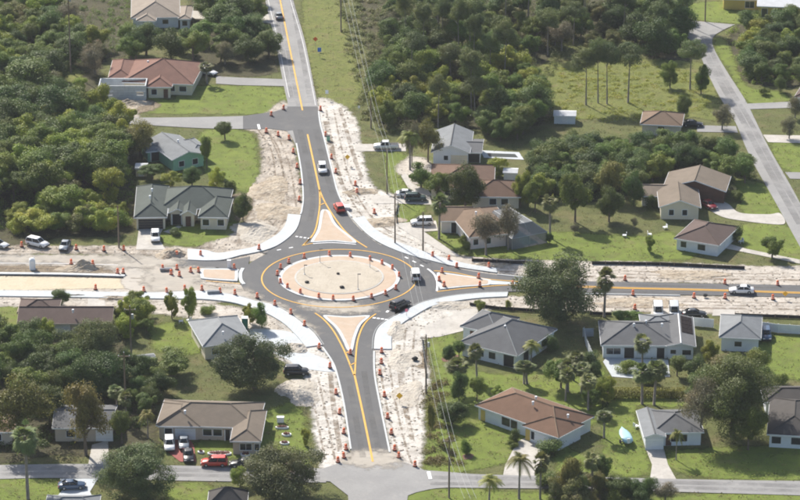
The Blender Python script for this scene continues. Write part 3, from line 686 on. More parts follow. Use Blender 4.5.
# ------------------------------------------------------------------ houses
def house(name, label, wings, roof, wall, cat='house', openings=(), vents=(), ridge=True, trim='white_trim', oh=0.45):
    """wings: (A, B, C, roof kind, eave height, pitch[, overrides]); A-B is the near eave seen in the photo, C a far eave corner"""
    first = wings[0]
    base = (g(*first[0], first[4]) + g(*first[1], first[4])) / 2; base.z = 0
    root = thing(name, label, cat, base)
    frames = []
    for k, wg in enumerate(wings):
        A, B, C, kind, e, pitch = wg[:6]
        opt = wg[6] if len(wg) > 6 else {}
        e += 0.013 * k
        a, b, c = g(*A, e), g(*B, e), g(*C, e)
        u = b - a; L_ = u.length; u.normalize()
        v = Vector((-u.y, u.x, 0))
        D = (c - a).dot(v)
        o = a - base; o.z = 0
        T = Matrix(((u.x, v.x, 0, o.x), (u.y, v.y, 0, o.y), (0, 0, 1, 0), (0, 0, 0, 1)))
        frames.append((T, L_, D, e, oh))
        wm, rm = M[opt.get('wall', wall)], M[opt.get('roof', roof)]
        tp = math.tan(math.radians(pitch))
        # walls
        mb = MB(); x0, x1, y0, y1 = oh, L_ - oh, oh, D - oh
        zw = e - 0.06
        mb.box(x0, x1, y0, y1, -0.05, zw, T)
        if kind == 'gable_v':
            zr = zw + (L_ / 2 - oh) * tp
            n = len(mb.v)
            mb.v += [T @ Vector(p) for p in ((x0, y0, zw), (x1, y0, zw), (L_ / 2, y0, zr), (x0, y1, zw), (x1, y1, zw), (L_ / 2, y1, zr))]
            mb.f += [[n, n + 1, n + 2], [n + 4, n + 3, n + 5], [n, n + 2, n + 5, n + 3], [n + 1, n + 4, n + 5, n + 2]]
        if kind == 'gable_u':
            zr = zw + (D / 2 - oh) * tp
            n = len(mb.v)
            mb.v += [T @ Vector(p) for p in ((x0, y0, zw), (x0, y1, zw), (x0, D / 2, zr), (x1, y0, zw), (x1, y1, zw), (x1, D / 2, zr))]
            mb.f += [[n + 1, n, n + 2], [n + 3, n + 4, n + 5], [n, n + 3, n + 5, n + 2], [n + 4, n + 1, n + 2, n + 5]]
        mb.build('wall', wm, root)
        if kind == 'none': continue
        # roof
        mb = MB(); t = 0.16
        P = [Vector(p) for p in ((0, 0, e), (L_, 0, e), (L_, D, e), (0, D, e))]
        hips = []
        if kind == 'hip':
            if L_ >= D:
                h = D / 2 * tp; r1, r2 = Vector((D / 2, D / 2, e + h)), Vector((L_ - D / 2, D / 2, e + h))
                tops = [[P[0], P[1], r2, r1], [P[1], P[2], r2], [P[2], P[3], r1, r2], [P[3], P[0], r1]]
                hips = [(P[0], r1), (P[3], r1), (P[1], r2), (P[2], r2), (r1, r2)]
            else:
                h = L_ / 2 * tp; r1, r2 = Vector((L_ / 2, L_ / 2, e + h)), Vector((L_ / 2, D - L_ / 2, e + h))
                tops = [[P[0], P[1], r1], [P[1], P[2], r2, r1], [P[2], P[3], r2], [P[3], P[0], r1, r2]]
                hips = [(P[0], r1), (P[1], r1), (P[3], r2), (P[2], r2), (r1, r2)]
        elif kind == 'gable_u':
            h = D / 2 * tp; r1, r2 = Vector((0, D / 2, e + h)), Vector((L_, D / 2, e + h))
            tops = [[P[0], P[1], r2, r1], [P[2], P[3], r1, r2]]; hips = [(r1, r2)]
        elif kind == 'gable_v':
            h = L_ / 2 * tp; r1, r2 = Vector((L_ / 2, 0, e + h)), Vector((L_ / 2, D, e + h))
            tops = [[P[1], P[2], r2, r1], [P[3], P[0], r1, r2]]; hips = [(r1, r2)]
        else:
            tops = [[P[0], P[1], P[2], P[3]]]
        for q in tops:
            lo = [p - Vector((0, 0, t)) for p in q]
            n = len(mb.v); kk = len(q)
            mb.v += [T @ p for p in q] + [T @ p for p in lo]
            mb.f.append([n + i for i in range(kk)]); mb.f.append([n + kk * 2 - 1 - i for i in range(kk)])
            for i in range(kk):
                j = (i + 1) % kk
                mb.f.append([n + kk + i, n + kk + j, n + j, n + i])
        ro = mb.build('roof', rm, root)
        if ridge and hips:
            mb = MB()
            for p, q in hips: mb.tube([T @ (p + Vector((0, 0, .02))), T @ (q + Vector((0, 0, .02)))], .13, 4)
            mb.build('ridge_cap', M[opt.get('cap', roof)] if not opt.get('capm') else M[opt['capm']], ro)
        # fascia boards
        mb = MB()
        if kind != 'gable_u' and kind != 'gable_v':
            mb.box(-.05, L_ + .05, -.06, -.004, e - .24, e - .02, T); mb.box(-.05, L_ + .05, D + .004, D + .06, e - .24, e - .02, T)
            mb.box(-.06, -.004, 0, D, e - .24, e - .02, T); mb.box(L_ + .004, L_ + .06, 0, D, e - .24, e - .02, T)
        elif kind == 'gable_v':
            mb.box(-.06, -.004, 0, D, e - .24, e - .02, T); mb.box(L_ + .004, L_ + .06, 0, D, e - .24, e - .02, T)
            for yy in (-.05, D + .01):
                for (p, q) in ((0, L_ / 2), (L_, L_ / 2)):
                    za, zb = e - .22, e + L_ / 2 * tp - .22
                    pts = [(p, yy, za), (q, yy, zb), (q, yy, zb + .2), (p, yy, za + .2)]
                    n = len(mb.v)
                    mb.v += [T @ Vector(x) for x in pts] + [T @ Vector((x[0], x[1] + .04, x[2])) for x in pts]
                    mb.f += [[n, n + 1, n + 2, n + 3], [n + 7, n + 6, n + 5, n + 4], [n, n + 4, n + 5, n + 1], [n + 2, n + 6, n + 7, n + 3]]
        else:
            mb.box(0, L_, -.06, -.004, e - .24, e - .02, T); mb.box(0, L_, D + .004, D + .06, e - .24, e - .02, T)
            for xx in (-.05, L_ + .01):
                for (p, q) in ((0, D / 2), (D, D / 2)):
                    za, zb = e - .22, e + D / 2 * tp - .22
                    pts = [(xx, p, za), (xx, q, zb), (xx, q, zb + .2), (xx, p, za + .2)]
                    n = len(mb.v)
                    mb.v += [T @ Vector(x) for x in pts] + [T @ Vector((x[0] + .04, x[1], x[2])) for x in pts]
                    mb.f += [[n, n + 1, n + 2, n + 3], [n + 7, n + 6, n + 5, n + 4], [n, n + 4, n + 5, n + 1], [n + 2, n + 6, n + 7, n + 3]]
        mb.build('fascia', M[trim], ro)
    # openings: (wing, side, t, width, z0, z1, kind[, material])
    for op in openings:
        k, side, t, w, z0, z1, kind = op[:7]
        T, L_, D, e, oh_ = frames[k]
        if side == 'f': X = lambda s, d: (s, oh_ - d); ln = L_
        elif side == 'b': X = lambda s, d: (s, D - oh_ + d); ln = L_
        elif side == 'l': X = lambda s, d: (oh_ - d, s); ln = D
        else: X = lambda s, d: (L_ - oh_ + d, s); ln = D
        c = t * ln
        def bx(mb, s0, s1, d0, d1, za, zb):
            p, q = X(s0, d0), X(s1, d1)
            mb.box(min(p[0], q[0]), max(p[0], q[0]), min(p[1], q[1]), max(p[1], q[1]), za, zb, T)
        if kind == 'window':
            fr = MB()
            bx(fr, c - w / 2 - .09, c - w / 2, -.02, .07, z0 - .09, z1 + .09); bx(fr, c + w / 2, c + w / 2 + .09, -.02, .07, z0 - .09, z1 + .09)
            bx(fr, c - w / 2, c + w / 2, -.02, .07, z0 - .09, z0); bx(fr, c - w / 2, c + w / 2, -.02, .07, z1, z1 + .09)
            nb = max(1, int(w / .9))
            for i in range(1, nb): bx(fr, c - w / 2 + w * i / nb - .03, c - w / 2 + w * i / nb + .03, .0, .055, z0, z1)
            f = fr.build('window', M[op[7] if len(op) > 7 else 'white_trim'], root)
            pn = MB(); bx(pn, c - w / 2, c + w / 2, -.02, .025, z0, z1); pn.build('pane', M['glass'], f)
        elif kind == 'garage':
            n = 4; gd = MB()
            for i in range(n): bx(gd, c - w / 2, c + w / 2, -.02, .05, z0 + (z1 - z0) * i / n + .02, z0 + (z1 - z0) * (i + 1) / n - .02)
            gd.build('garage_door', M[op[7] if len(op) > 7 else 'white_trim'], root)
        elif kind == 'door':
            dd = MB(); bx(dd, c - w / 2, c + w / 2, -.02, .05, z0, z1)
            d_ = dd.build('door', M[op[7] if len(op) > 7 else 'brown_wood'], root)
            kb = MB(); bx(kb, c + w / 2 - .16, c + w / 2 - .08, .05, .12, z0 + .95, z0 + 1.05); kb.build('handle', M['metal_grey'], d_)
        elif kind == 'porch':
            dd = MB(); bx(dd, c - w / 2, c + w / 2, -.02, .03, z0, z1); p_ = dd.build('porch_shade', M['black'], root)  # thin black slab on the wall stands in for the shade inside a porch
            for i in range(2 if w < 4 else 3):
                s = c - w / 2 + w * i / (1 if w < 4 else 2)
                ps = MB(); bx(ps, s - .09, s + .09, .03, .25, z0, z1); ps.build('post', M['white_trim'], p_)
    for (px, py, h) in vents:
        p = g(px, py, h); p = p - base
        MB().lathe([(.16, -.35), (.16, .18), (.26, .2), (.2, .34)], 8, p).build('roof_vent', M['white_trim'], root)
    return root, frames, base

H = []
house('house', 'beige hip-roofed house at the very top of the picture, left of the main road', [((131, 18), (180, 17), (177, -6), 'hip', 2.8, 20), ((178, 19), (191, 19), (189, 6), 'hip', 2.7, 18), ((136, 21), (156, 21), (154, 8), 'hip', 2.7, 18)], 'roof_beige', 'white_wall',
      openings=((2, 'f', .5, 2.4, .1, 2.2, 'garage'), (0, 'f', .7, 1.4, 1, 2.1, 'window'), (1, 'f', .5, 1.2, .9, 2.1, 'window')))
house('house', 'red-roofed house with a hip roof next to the grey block addition', [((122, 82), (193, 84.5), (190, 62), 'hip', 2.8, 22), ((108, 78), (132, 78), (130, 60), 'hip', 2.7, 22), ((146, 87), (172, 87), (168, 66), 'hip', 2.75, 22)], 'roof_red', 'cream_wall',
      openings=((0, 'f', .85, 1.6, .9, 2.1, 'window'), (2, 'f', .3, 1.2, .8, 2.1, 'window'), (2, 'f', .75, 1.0, .05, 2.1, 'door'), (0, 'f', .7, 1.2, .9, 2.1, 'window')), vents=((148, 62, 4.6),))
# block addition under construction: bare walls with openings
def block_shell():
    a, b = g(99, 100), g(146, 101)
    root = thing('block_addition', 'roofless grey concrete block addition under construction before the red-roofed house', 'building', (a + b) / 2)
    L_ = (b - a).length; hw = L_ / 2; D = 5.2; z1 = 3.5
    wins = [(-4.2, -2.2), (-.2, 1.6), (3.2, 4.8)]
    def wall(x0, x1, y0, y1, z0=0, z=z1): return MB().box(x0, x1, y0, y1, z0, z)
    m = MB(); xs = -hw
    for (p, q) in wins[:1] + wins[2:]:
        m.box(xs, p, 0, .22, 0, z1); m.box(p, q, 0, .22, 0, 1.2); m.box(p, q, 0, .22, 2.1, z1); xs = q
    m.box(xs, hw, 0, .22, 0, z1); m.build('front_wall', M['block_wall'], root)
    wall(-hw, hw, D, D + .22).build('back_wall', M['block_wall'], root)
    wall(-hw, -hw + .22, .22, D).build('side_wall', M['block_wall'], root); wall(hw - .22, hw, .22, D).build('side_wall', M['block_wall'], root)
    wall(-hw + .22, hw - .22, .22, D, 0, .15).build('floor_slab', M['drive'], root)
    for i in range(2): MB().box(-4.4 + i * 7.4, -2.0 + i * 7.2, -.06, 0, 2.1, 2.35).build('lintel', M['white_trim'], root)
    for i in range(5): MB().box(-hw - .01, hw + .01, -.012, -.002, .6 * i + .58, .6 * i + .62).build('block_joint', M['metal_grey'], root)
block_shell()
house('house', 'green-walled house with a light grey roof beside the side street', [((172, 160), (206, 154), (178, 135), 'gable_v', 2.8, 18), ((193, 152), (210, 149), (200, 137), 'hip', 2.6, 18), ((146, 152), (166, 150), (162, 140), 'hip', 2.5, 16)], 'roof_lgrey', 'green_wall',
      openings=((0, 'f', .3, 1.2, .8, 2.0, 'window'), (0, 'f', .7, 1.2, .8, 2.0, 'window'), (2, 'f', .5, 2.2, .1, 2.1, 'porch')), vents=((152, 144, 3.2), (178, 141, 4.2)))
house('house', 'cream house with dark greenish grey hip roofs and a two-car garage', [((134, 217.5), (167, 217), (160, 186), 'hip', 2.8, 26), ((160, 208), (228, 209), (226, 189), 'hip', 2.8, 25), ((168, 213), (187, 213), (185, 196), 'gable_v', 2.7, 27), ((180, 214.5), (196, 214.5), (194, 199), 'gable_v', 2.75, 30), ((198, 217), (228, 217.5), (226, 198), 'hip', 2.8, 26)], 'roof_green', 'cream_wall',
      openings=((0, 'f', .5, 5.0, .05, 2.25, 'garage', 'black'), (2, 'f', .45, 2.0, .05, 2.3, 'porch'), (3, 'f', .5, 1.1, .05, 2.2, 'door', 'brown_wood'), (4, 'f', .25, 1.3, .9, 2.2, 'window'), (4, 'f', .75, 1.3, .9, 2.2, 'window')), vents=((150, 197, 5.2), (152, 190, 5.4)))
house('house', 'long brown-roofed ranch house by the west road at the left edge', [((17, 323.5), (112, 323.5), (110, 306), 'gable_u', 2.7, 20), ((17, 313), (58, 313), (56, 299), 'hip', 2.7, 20)], 'roof_dbrown', 'tan_wall', trim='tan_wall',
      openings=((0, 'f', .1, 2.0, .7, 2.2, 'porch'), (0, 'f', .46, 3.4, .7, 2.3, 'garage'), (0, 'f', .66, 1.6, .9, 2.1, 'window'), (0, 'f', .85, 1.6, .9, 2.1, 'window')), vents=((73, 311, 4.4),))
house('house', 'small grey hip-roofed cream house right by the roundabout\'s western sidewalk', [((203, 346.5), (253, 341), (243, 315), 'hip', 2.9, 24, {'capm': 'roof_pale'})], 'roof_pale', 'cream_wall',
      openings=((0, 'f', .25, 1.2, .9, 2.1, 'window'), (0, 'f', .7, 1.2, .9, 2.1, 'window')), vents=((223, 333, 4.4),))
house('house', 'tan hip-roofed ranch house with red driveway at lower left', [((156, 425), (258, 428), (256, 402), 'hip', 2.8, 20), ((158, 426), (200, 426.5), (199, 403), 'hip', 2.8, 20), ((230, 441), (261, 441.5), (258, 410), 'hip', 2.75, 20)], 'roof_taupe', 'tan_wall',
      openings=((1, 'f', .64, 3.6, .05, 2.2, 'garage'), (1, 'f', .24, 1.3, .9, 2.2, 'window'), (0, 'f', .5, 1.5, .9, 2.1, 'window'), (0, 'f', .6, 1.5, .9, 2.1, 'window'), (0, 'f', .7, 1.0, .05, 2.1, 'porch'), (2, 'f', .5, 2.0, .9, 2.1, 'window'), (2, 'f', .86, .8, .9, 2.1, 'window')), vents=((185, 412, 4.6),))
house('house', 'grey-roofed house half hidden behind trees at bottom left', [((52, 428), (113, 428), (111, 405), 'gable_u', 2.8, 14), ((-30, 432), (14, 432), (12, 414), 'hip', 2.7, 18, {'roof': 'roof_tan'})], 'roof_grey', 'tan_wall',
      openings=((0, 'f', .3, 1.5, .9, 2.1, 'window'), (0, 'f', .85, 3.0, .05, 2.2, 'garage'), (1, 'f', .6, 1.5, .9, 2.1, 'window')))
house('house', 'steep dark pyramid-roofed house cut by the bottom edge', [((207, 506), (247, 506), (245, 491), 'hip', 2.8, 36)], 'roof_dark', 'tan_wall', openings=((0, 'f', .5, 1.4, .9, 2.1, 'window'),))
house('house', 'pale grey roofed house cut by the bottom edge at left', [((44, 510), (98, 510), (96, 495), 'hip', 2.6, 18)], 'roof_lgrey', 'white_wall', openings=((0, 'f', .5, 1.4, .9, 2.1, 'window'),))
house('house', 'white gabled house with pale grey metal roof below the dense wood', [((431, 152), (470, 153), (462, 131), 'gable_v', 2.9, 22, {'roof': 'roof_lgrey'}), ((462, 152), (482, 152.5), (480, 139), 'gable_u', 2.5, 10)], 'roof_grey', 'white_wall',
      openings=((0, 'f', .38, .9, 1.0, 2.0, 'window'), (0, 'f', .72, 3.6, .05, 2.2, 'garage', 'cream_wall'), (1, 'f', .55, 3.0, .05, 2.0, 'porch')))
house('house', 'brown-roofed cream house behind a round dark green tree', [((470, 196.5), (521, 197), (517, 181), 'hip', 2.7, 22), ((429, 188), (494, 189), (489, 165), 'hip', 2.7, 20)], 'roof_brown', 'cream_wall',
      openings=((0, 'f', .45, 1.4, .8, 2.1, 'window'), (0, 'f', .68, 1.4, .8, 2.1, 'window'), (1, 'f', .3, 1.6, .8, 2.1, 'window')))
house('house', 'brown-roofed pinkish house next to the screened pool cage', [((469, 237.5), (519, 232.5), (501, 206), 'hip', 2.8, 22), ((439, 221), (474, 221), (470, 206), 'gable_u', 2.75, 18)], 'roof_tan', 'pink_wall',
      openings=((0, 'f', .15, 1.0, .9, 2.1, 'window'), (0, 'f', .4, 1.0, .9, 2.1, 'window'), (1, 'f', .55, 3.0, .05, 2.2, 'porch'), (0, 'l', .3, 1.2, .9, 2.1, 'window'), (0, 'l', .7, 2.2, .05, 2.2, 'porch')), vents=((476, 213, 5.0),))
house('house', 'brown house with wide gables and a curved white driveway by the east street', [((663, 187), (726, 191.5), (716, 175), 'gable_v', 2.9, 17, {'wall': 'brown_wood'}), ((659, 207), (701, 207.5), (690, 189), 'gable_v', 2.8, 20, {'wall': 'cream_wall'}), ((640, 196), (672, 196.5), (668, 184), 'gable_u', 2.3, 16)], 'roof_taupe', 'cream_wall',
      openings=((0, 'f', .76, 4.4, .05, 2.15, 'garage', 'brown_wood'), (1, 'f', .62, 1.0, .9, 2.1, 'window'), (1, 'f', .3, 1.0, .9, 2.1, 'window')))
house('house', 'grey-brown hip-roofed white house in front of the brown gabled house', [((674, 238), (719, 245.5), (741, 227), 'hip', 2.6, 20)], 'roof_dbrown', 'white_wall',
      openings=((0, 'f', .2, 1.2, .8, 2.0, 'window'), (0, 'f', .6, 1.6, .8, 2.0, 'window'), (0, 'r', .5, 2.2, .05, 2.1, 'garage')))
house('house', 'dark grey hip-roofed white house southeast of the roundabout', [((459, 342), (517.5, 356), (553, 328), 'hip', 2.8, 24, {'capm': 'roof_lgrey'}), ((460, 326), (498, 334), (516, 317), 'hip', 2.8, 24, {'capm': 'roof_lgrey'})], 'roof_grey', 'white_wall',
      openings=((0, 'f', .55, 1.4, .8, 2.1, 'window'), (0, 'f', .35, 1.4, .8, 2.1, 'window'), (0, 'f', .84, 2.4, .05, 2.3, 'porch'), (0, 'r', .25, 2.4, .05, 2.2, 'porch'), (0, 'r', .7, 1.5, .8, 2.1, 'window'), (1, 'f', .3, 1.0, .05, 2.1, 'door')), vents=((505, 327, 5.2),))
h16, f16, b16 = house('house', 'large grey-roofed white house with a dark solar panel on its roof', [((601, 345), (676, 345.5), (673, 321), 'hip', 2.8, 19), ((666, 346), (696, 346.5), (688, 317), 'gable_v', 2.8, 13, {'cap': 'white_trim'}), ((641, 326), (676, 326), (674, 314), 'hip', 2.75, 14, {'roof': 'roof_lgrey'})], 'roof_grey', 'white_wall',
      openings=((0, 'f', .17, 2.6, .8, 2.0, 'window'), (0, 'f', .38, 2.0, .05, 2.1, 'porch'), (0, 'f', .8, 1.6, .05, 2.1, 'porch'), (1, 'f', .25, 1.0, 1.1, 1.9, 'window'), (1, 'f', .7, 1.6, .9, 1.9, 'window')), vents=((646, 322, 4.8), (634, 325, 4.8), (662, 325, 4.8)))
def solar():
    T, L_, D, e, oh = f16[1]
    tp = math.tan(math.radians(13)); m = MB()
    for i in range(3):
        for j in range(4):
            pts = []
            for (s, t) in ((0, 0), (1, 0), (1, 1), (0, 1)):
                x = L_ * .56 + (i + .03 + s * .94) * (L_ * .38 / 3); y = D * .38 + (j + .03 + t * .94) * (D * .56 / 4)
                pts.append((x, y, e + (L_ - x) * tp + .12))
            n = len(m.v); m.v += [T @ Vector(p) for p in pts] + [T @ Vector((p[0], p[1], p[2] - .06)) for p in pts]
            m.f += [[n, n + 1, n + 2, n + 3], [n, n + 4, n + 5, n + 1], [n + 1, n + 5, n + 6, n + 2], [n + 2, n + 6, n + 7, n + 3], [n + 3, n + 7, n + 4, n]]
    m.build('solar_panel', M['solar'], h16)
solar()
house('house', 'small grey hip-roofed white house right of the solar-panel house', [((719, 337), (761, 339), (752, 316), 'hip', 2.9, 23)], 'roof_lgrey', 'white_wall', openings=((0, 'f', .46, 1.3, 1.0, 2.0, 'window'), (0, 'l', .5, 1.0, .9, 2.0, 'window')))
house('house', 'brown-roofed white house with its broad pale driveway at bottom centre', [((475, 405), (557.5, 434.5), (592.5, 415.5), 'hip', 2.8, 22, {'capm': 'roof_tan'}), ((522, 425.5), (558.5, 438), (580, 423), 'hip', 2.78, 22, {'capm': 'roof_tan'})], 'roof_rust', 'white_wall',
      openings=((0, 'f', .08, 1.0, .05, 2.1, 'door', 'yellow_wall'), (0, 'f', .36, 1.6, .8, 2.1, 'window', 'brown_wood'), (0, 'f', .46, 1.2, .8, 2.1, 'window', 'brown_wood'), (1, 'f', .12, 1.0, .05, 2.2, 'door', 'yellow_wall'), (1, 'f', .5, 3.2, .05, 2.2, 'garage'), (1, 'f', .28, 1.1, .6, 2.1, 'window'), (0, 'r', .35, .9, .1, 2.1, 'door', 'yellow_wall'), (0, 'r', .6, 1.4, .9, 2.1, 'window')), vents=((533, 403, 5.0), (568, 416, 4.2), (536, 398, 5.0)))
house('house', 'pale grey roofed house with a white garage beside the tall tree at lower right', [((644, 437), (666, 436.5), (657, 410), 'gable_v', 2.7, 18, {'roof': 'roof_lgrey'}), ((652, 433), (704, 432), (700, 409), 'hip', 2.7, 18)], 'roof_grey', 'white_wall',
      openings=((0, 'f', .5, 3.2, .05, 2.2, 'garage'), (1, 'f', .45, 1.4, .8, 2.1, 'window'), (1, 'f', .62, 1.2, .8, 2.1, 'window'), (1, 'f', .33, 1.0, .05, 2.1, 'door')))
house('house', 'dark brown roofed house at the right edge behind the tall tree', [((767, 434), (820, 437), (816, 400), 'hip', 2.7, 20), ((764, 402), (820, 402), (818, 386), 'hip', 2.7, 18)], 'roof_dark', 'white_wall', openings=((0, 'f', .18, 1.6, .8, 2.1, 'window'), (0, 'f', .55, 1.6, .8, 2.1, 'window')))
house('house', 'yellow-walled house with white roof in the top right corner', [((757, 6), (812, 8), (808, -10), 'gable_u', 2.9, 12), ((722, -1), (762, 0), (758, -16), 'hip', 2.8, 16, {'roof': 'roof_red'})], 'roof_white', 'yellow_wall',
      openings=((0, 'f', .14, 1.4, .05, 2.2, 'window'), (0, 'f', .38, 2.2, .05, 2.3, 'porch'), (0, 'f', .6, 3.2, .05, 2.2, 'garage', 'cream_wall'), (1, 'f', .7, 2.2, .6, 2.2, 'window')))
house('house', 'grey-brown roofed white house at the right edge above the street', [((794, 97), (834, 101), (826, 82), 'hip', 2.8, 20)], 'roof_dbrown', 'white_wall', openings=((0, 'l', .5, 1.4, .8, 2.1, 'window'),))
house('house', 'small orange-brown pyramid roof showing above the green field\'s edge', [((640, 124), (682, 126), (677, 113), 'hip', 2.6, 22)], 'roof_tan', 'cream_wall', openings=((0, 'f', .5, 1.4, .8, 2.1, 'window'),))
house('house', 'pale roof glimpsed between trees at the top edge', [((632, 8), (651, 9), (650, -2), 'hip', 2.6, 20)], 'roof_beige', 'cream_wall', openings=((0, 'f', .5, 1.4, .8, 2.1, 'window'),))
def shed(label, A, B, C, roof, wall): house('garden_shed', label, [(A, B, C, 'gable_u', 2.0, 14)], roof, wall, 'shed', ((0, 'f', .5, 1.2, .05, 1.7, 'door', 'white_trim'),), ridge=False, oh=.15)
shed('white metal garden shed at the edge of the green field', (553.5, 115.5), (576, 116), (575, 110.5), 'roof_white', 'white_wall')
shed('white shed behind the brown-roofed cream house', (503, 172.5), (517.5, 173), (517, 168), 'roof_white', 'white_wall')
shed('small pale shed behind the dark greenish house', (135, 168), (147, 168), (146, 163), 'roof_white', 'cream_wall')
shed('little white shed by the wood right of the swimming pool', (534, 158), (543, 158), (542.5, 153), 'roof_white', 'white_wall')
shed('small grey shed at the bottom of the left lawn', (139, 360), (156, 358), (154, 353), 'roof_lgrey', 'white_wall')
shed('white hut behind the house in the left wood', (112, 158), (116, 158), (116, 155.5), 'roof_white', 'white_wall')

# screened pool cage
def cage():
    A, B, C = g(512, 250), g(547, 243), g(532, 222)
    base = (A + B) / 2
    root = thing('pool_cage', 'grey screened pool cage attached to the brown-roofed pinkish house', 'pool cage', base)
    u = (B - A); L_ = u.length; u.normalize(); v = Vector((-u.y, u.x, 0)); D = (C - A).dot(v)
    o = A - base
    T = Matrix(((u.x, v.x, 0, o.x), (u.y, v.y, 0, o.y), (0, 0, 1, 0), (0, 0, 0, 1)))
    h0, h1, ins = 2.4, 4.3, 2.2
    lo = [(0, 0), (L_, 0), (L_, D), (0, D)]; hi = [(ins, ins), (L_ - ins, ins), (L_ - ins, D - .4), (ins, D - .4)]
    P0 = [T @ Vector((x, y, 0)) for x, y in lo]; P1 = [T @ Vector((x, y, h0)) for x, y in lo]; P2 = [T @ Vector((x, y, h1)) for x, y in hi]
    for i in range(4):
        j = (i + 1) % 4
        MB().poly([P0[i], P0[j], P1[j], P1[i]]).build('screen_panel', M['screen'], root)
        MB().poly([P1[i], P1[j], P2[j], P2[i]]).build('screen_panel', M['screen'], root)
    MB().poly(P2).build('screen_panel', M['screen'], root)
    for i in range(4):
        j = (i + 1) % 4
        for a, b in ((P0[i], P1[i]), (P1[i], P1[j]), (P1[i], P2[i]), (P2[i], P2[j]), (P0[i].lerp(P0[j], .5), P1[i].lerp(P1[j], .5)), (P1[i].lerp(P1[j], .5), P2[i].lerp(P2[j], .5))):
            MB().tube([a, b], .06, 4).build('frame_bar', M['metal_grey'], root)
    MB().tube([P2[0].lerp(P2[1], .5), P2[3].lerp(P2[2], .5)], .06, 4).build('frame_bar', M['metal_grey'], root)
    w = plain('pool_blue', (0.06, 0.19, 0.21), .1, .1, 1)
    Q = [T @ Vector((x, y, .05)) for x, y in ((1.5, .8), (L_ - 1.5, .8), (L_ - 1.5, D - 1.5), (1.5, D - 1.5))]
    MB().poly(Q).build('pool', w, root)
    MB().box(.05, L_ - .05, .05, D - .05, .0, .03, T).build('deck', M['drive'], root)
cage()

# ------------------------------------------------------------------ cars
PAINT = {}
def paint(c):
    if c not in PAINT:
        m, N, L, B = nt('car_paint')
        B.inputs['Base Color'].default_value = (*c, 1); B.inputs['Roughness'].default_value = .35; B.inputs['Specular IOR Level'].default_value = .5
        B.inputs['Coat Weight'].default_value = .4
        n = noise(N, L, N.new('ShaderNodeTexCoord').outputs['Object'], 2.0)
        L.new(mixc(N, L, n.outputs[0], tuple(x * .85 for x in c), tuple(min(1, x * 1.1) for x in c)), B.inputs['Base Color'])
        PAINT[c] = m
    return PAINT[c]
def loft(secs, name, mat):
    """closed loft: each section is a ring of equal point count"""
    v = []; f = []; k = len(secs[0])
    for s in secs: v += s
    for i in range(len(secs) - 1):
        for j in range(k):
            f.append([i * k + j, i * k + (j + 1) % k, (i + 1) * k + (j + 1) % k, (i + 1) * k + j])
    f.append([k - 1 - j for j in range(k)]); m = (len(secs) - 1) * k; f.append([m + j for j in range(k)])
    me = mesh(name, v, f, mat, True)
    bm = bmesh.new(); bm.from_mesh(me); bmesh.ops.recalc_face_normals(bm, faces=bm.faces); bm.to_mesh(me); bm.free()
    return me
def section(x, w, z0, z1):
    r = min(.14, (z1 - z0) * .3)
    h = w / 2
    return [Vector(p) for p in ((x, -h + .1, z0), (x, -h, z0 + .12), (x, -h - .0, z1 - r), (x, -h + r, z1), (x, h - r, z1), (x, h, z1 - r), (x, h, z0 + .12), (x, h - .1, z0))]
SHAPE = {  # body: (x, width, z bottom, z top); cabin: (x at belt, belt z, x at roof, roof z, width belt, width roof)
 'sedan': dict(body=[(-2.3, 1.5, .35, .72), (-2.2, 1.7, .22, .92), (-1.3, 1.8, .2, .96), (.6, 1.82, .2, .95), (1.6, 1.78, .2, .84), (2.2, 1.62, .24, .70), (2.32, 1.35, .35, .58)], cab=(-1.75, 1.05, -.95, .25, .93, 1.44, 1.66, 1.28), wb=(-1.35, 1.4)),
 'suv': dict(body=[(-2.25, 1.6, .4, .95), (-2.2, 1.8, .28, 1.05), (-1.3, 1.86, .25, 1.08), (.8, 1.86, .25, 1.07), (1.8, 1.82, .26, .98), (2.2, 1.65, .3, .82), (2.3, 1.4, .4, .7)], cab=(-2.15, 1.15, -1.9, .45, 1.05, 1.72, 1.74, 1.44), wb=(-1.4, 1.4)),
 'van': dict(body=[(-2.4, 1.7, .4, 1.0), (-2.38, 1.9, .3, 1.12), (0, 1.92, .28, 1.12), (1.6, 1.9, .28, 1.1), (2.2, 1.75, .3, .95), (2.35, 1.5, .4, .8)], cab=(-2.36, 1.75, -2.25, .95, 1.1, 2.0, 1.84, 1.62), wb=(-1.5, 1.5)),
 'pickup': dict(body=[(-2.75, 1.75, .45, .98), (-2.7, 1.88, .35, 1.06), (0, 1.9, .33, 1.06), (1.9, 1.88, .34, 1.06), (2.5, 1.78, .36, .95), (2.65, 1.5, .45, .8)], cab=(-.75, 1.3, -.6, .75, 1.04, 1.78, 1.74, 1.48), wb=(-1.75, 1.75)),
}
CARM = {}
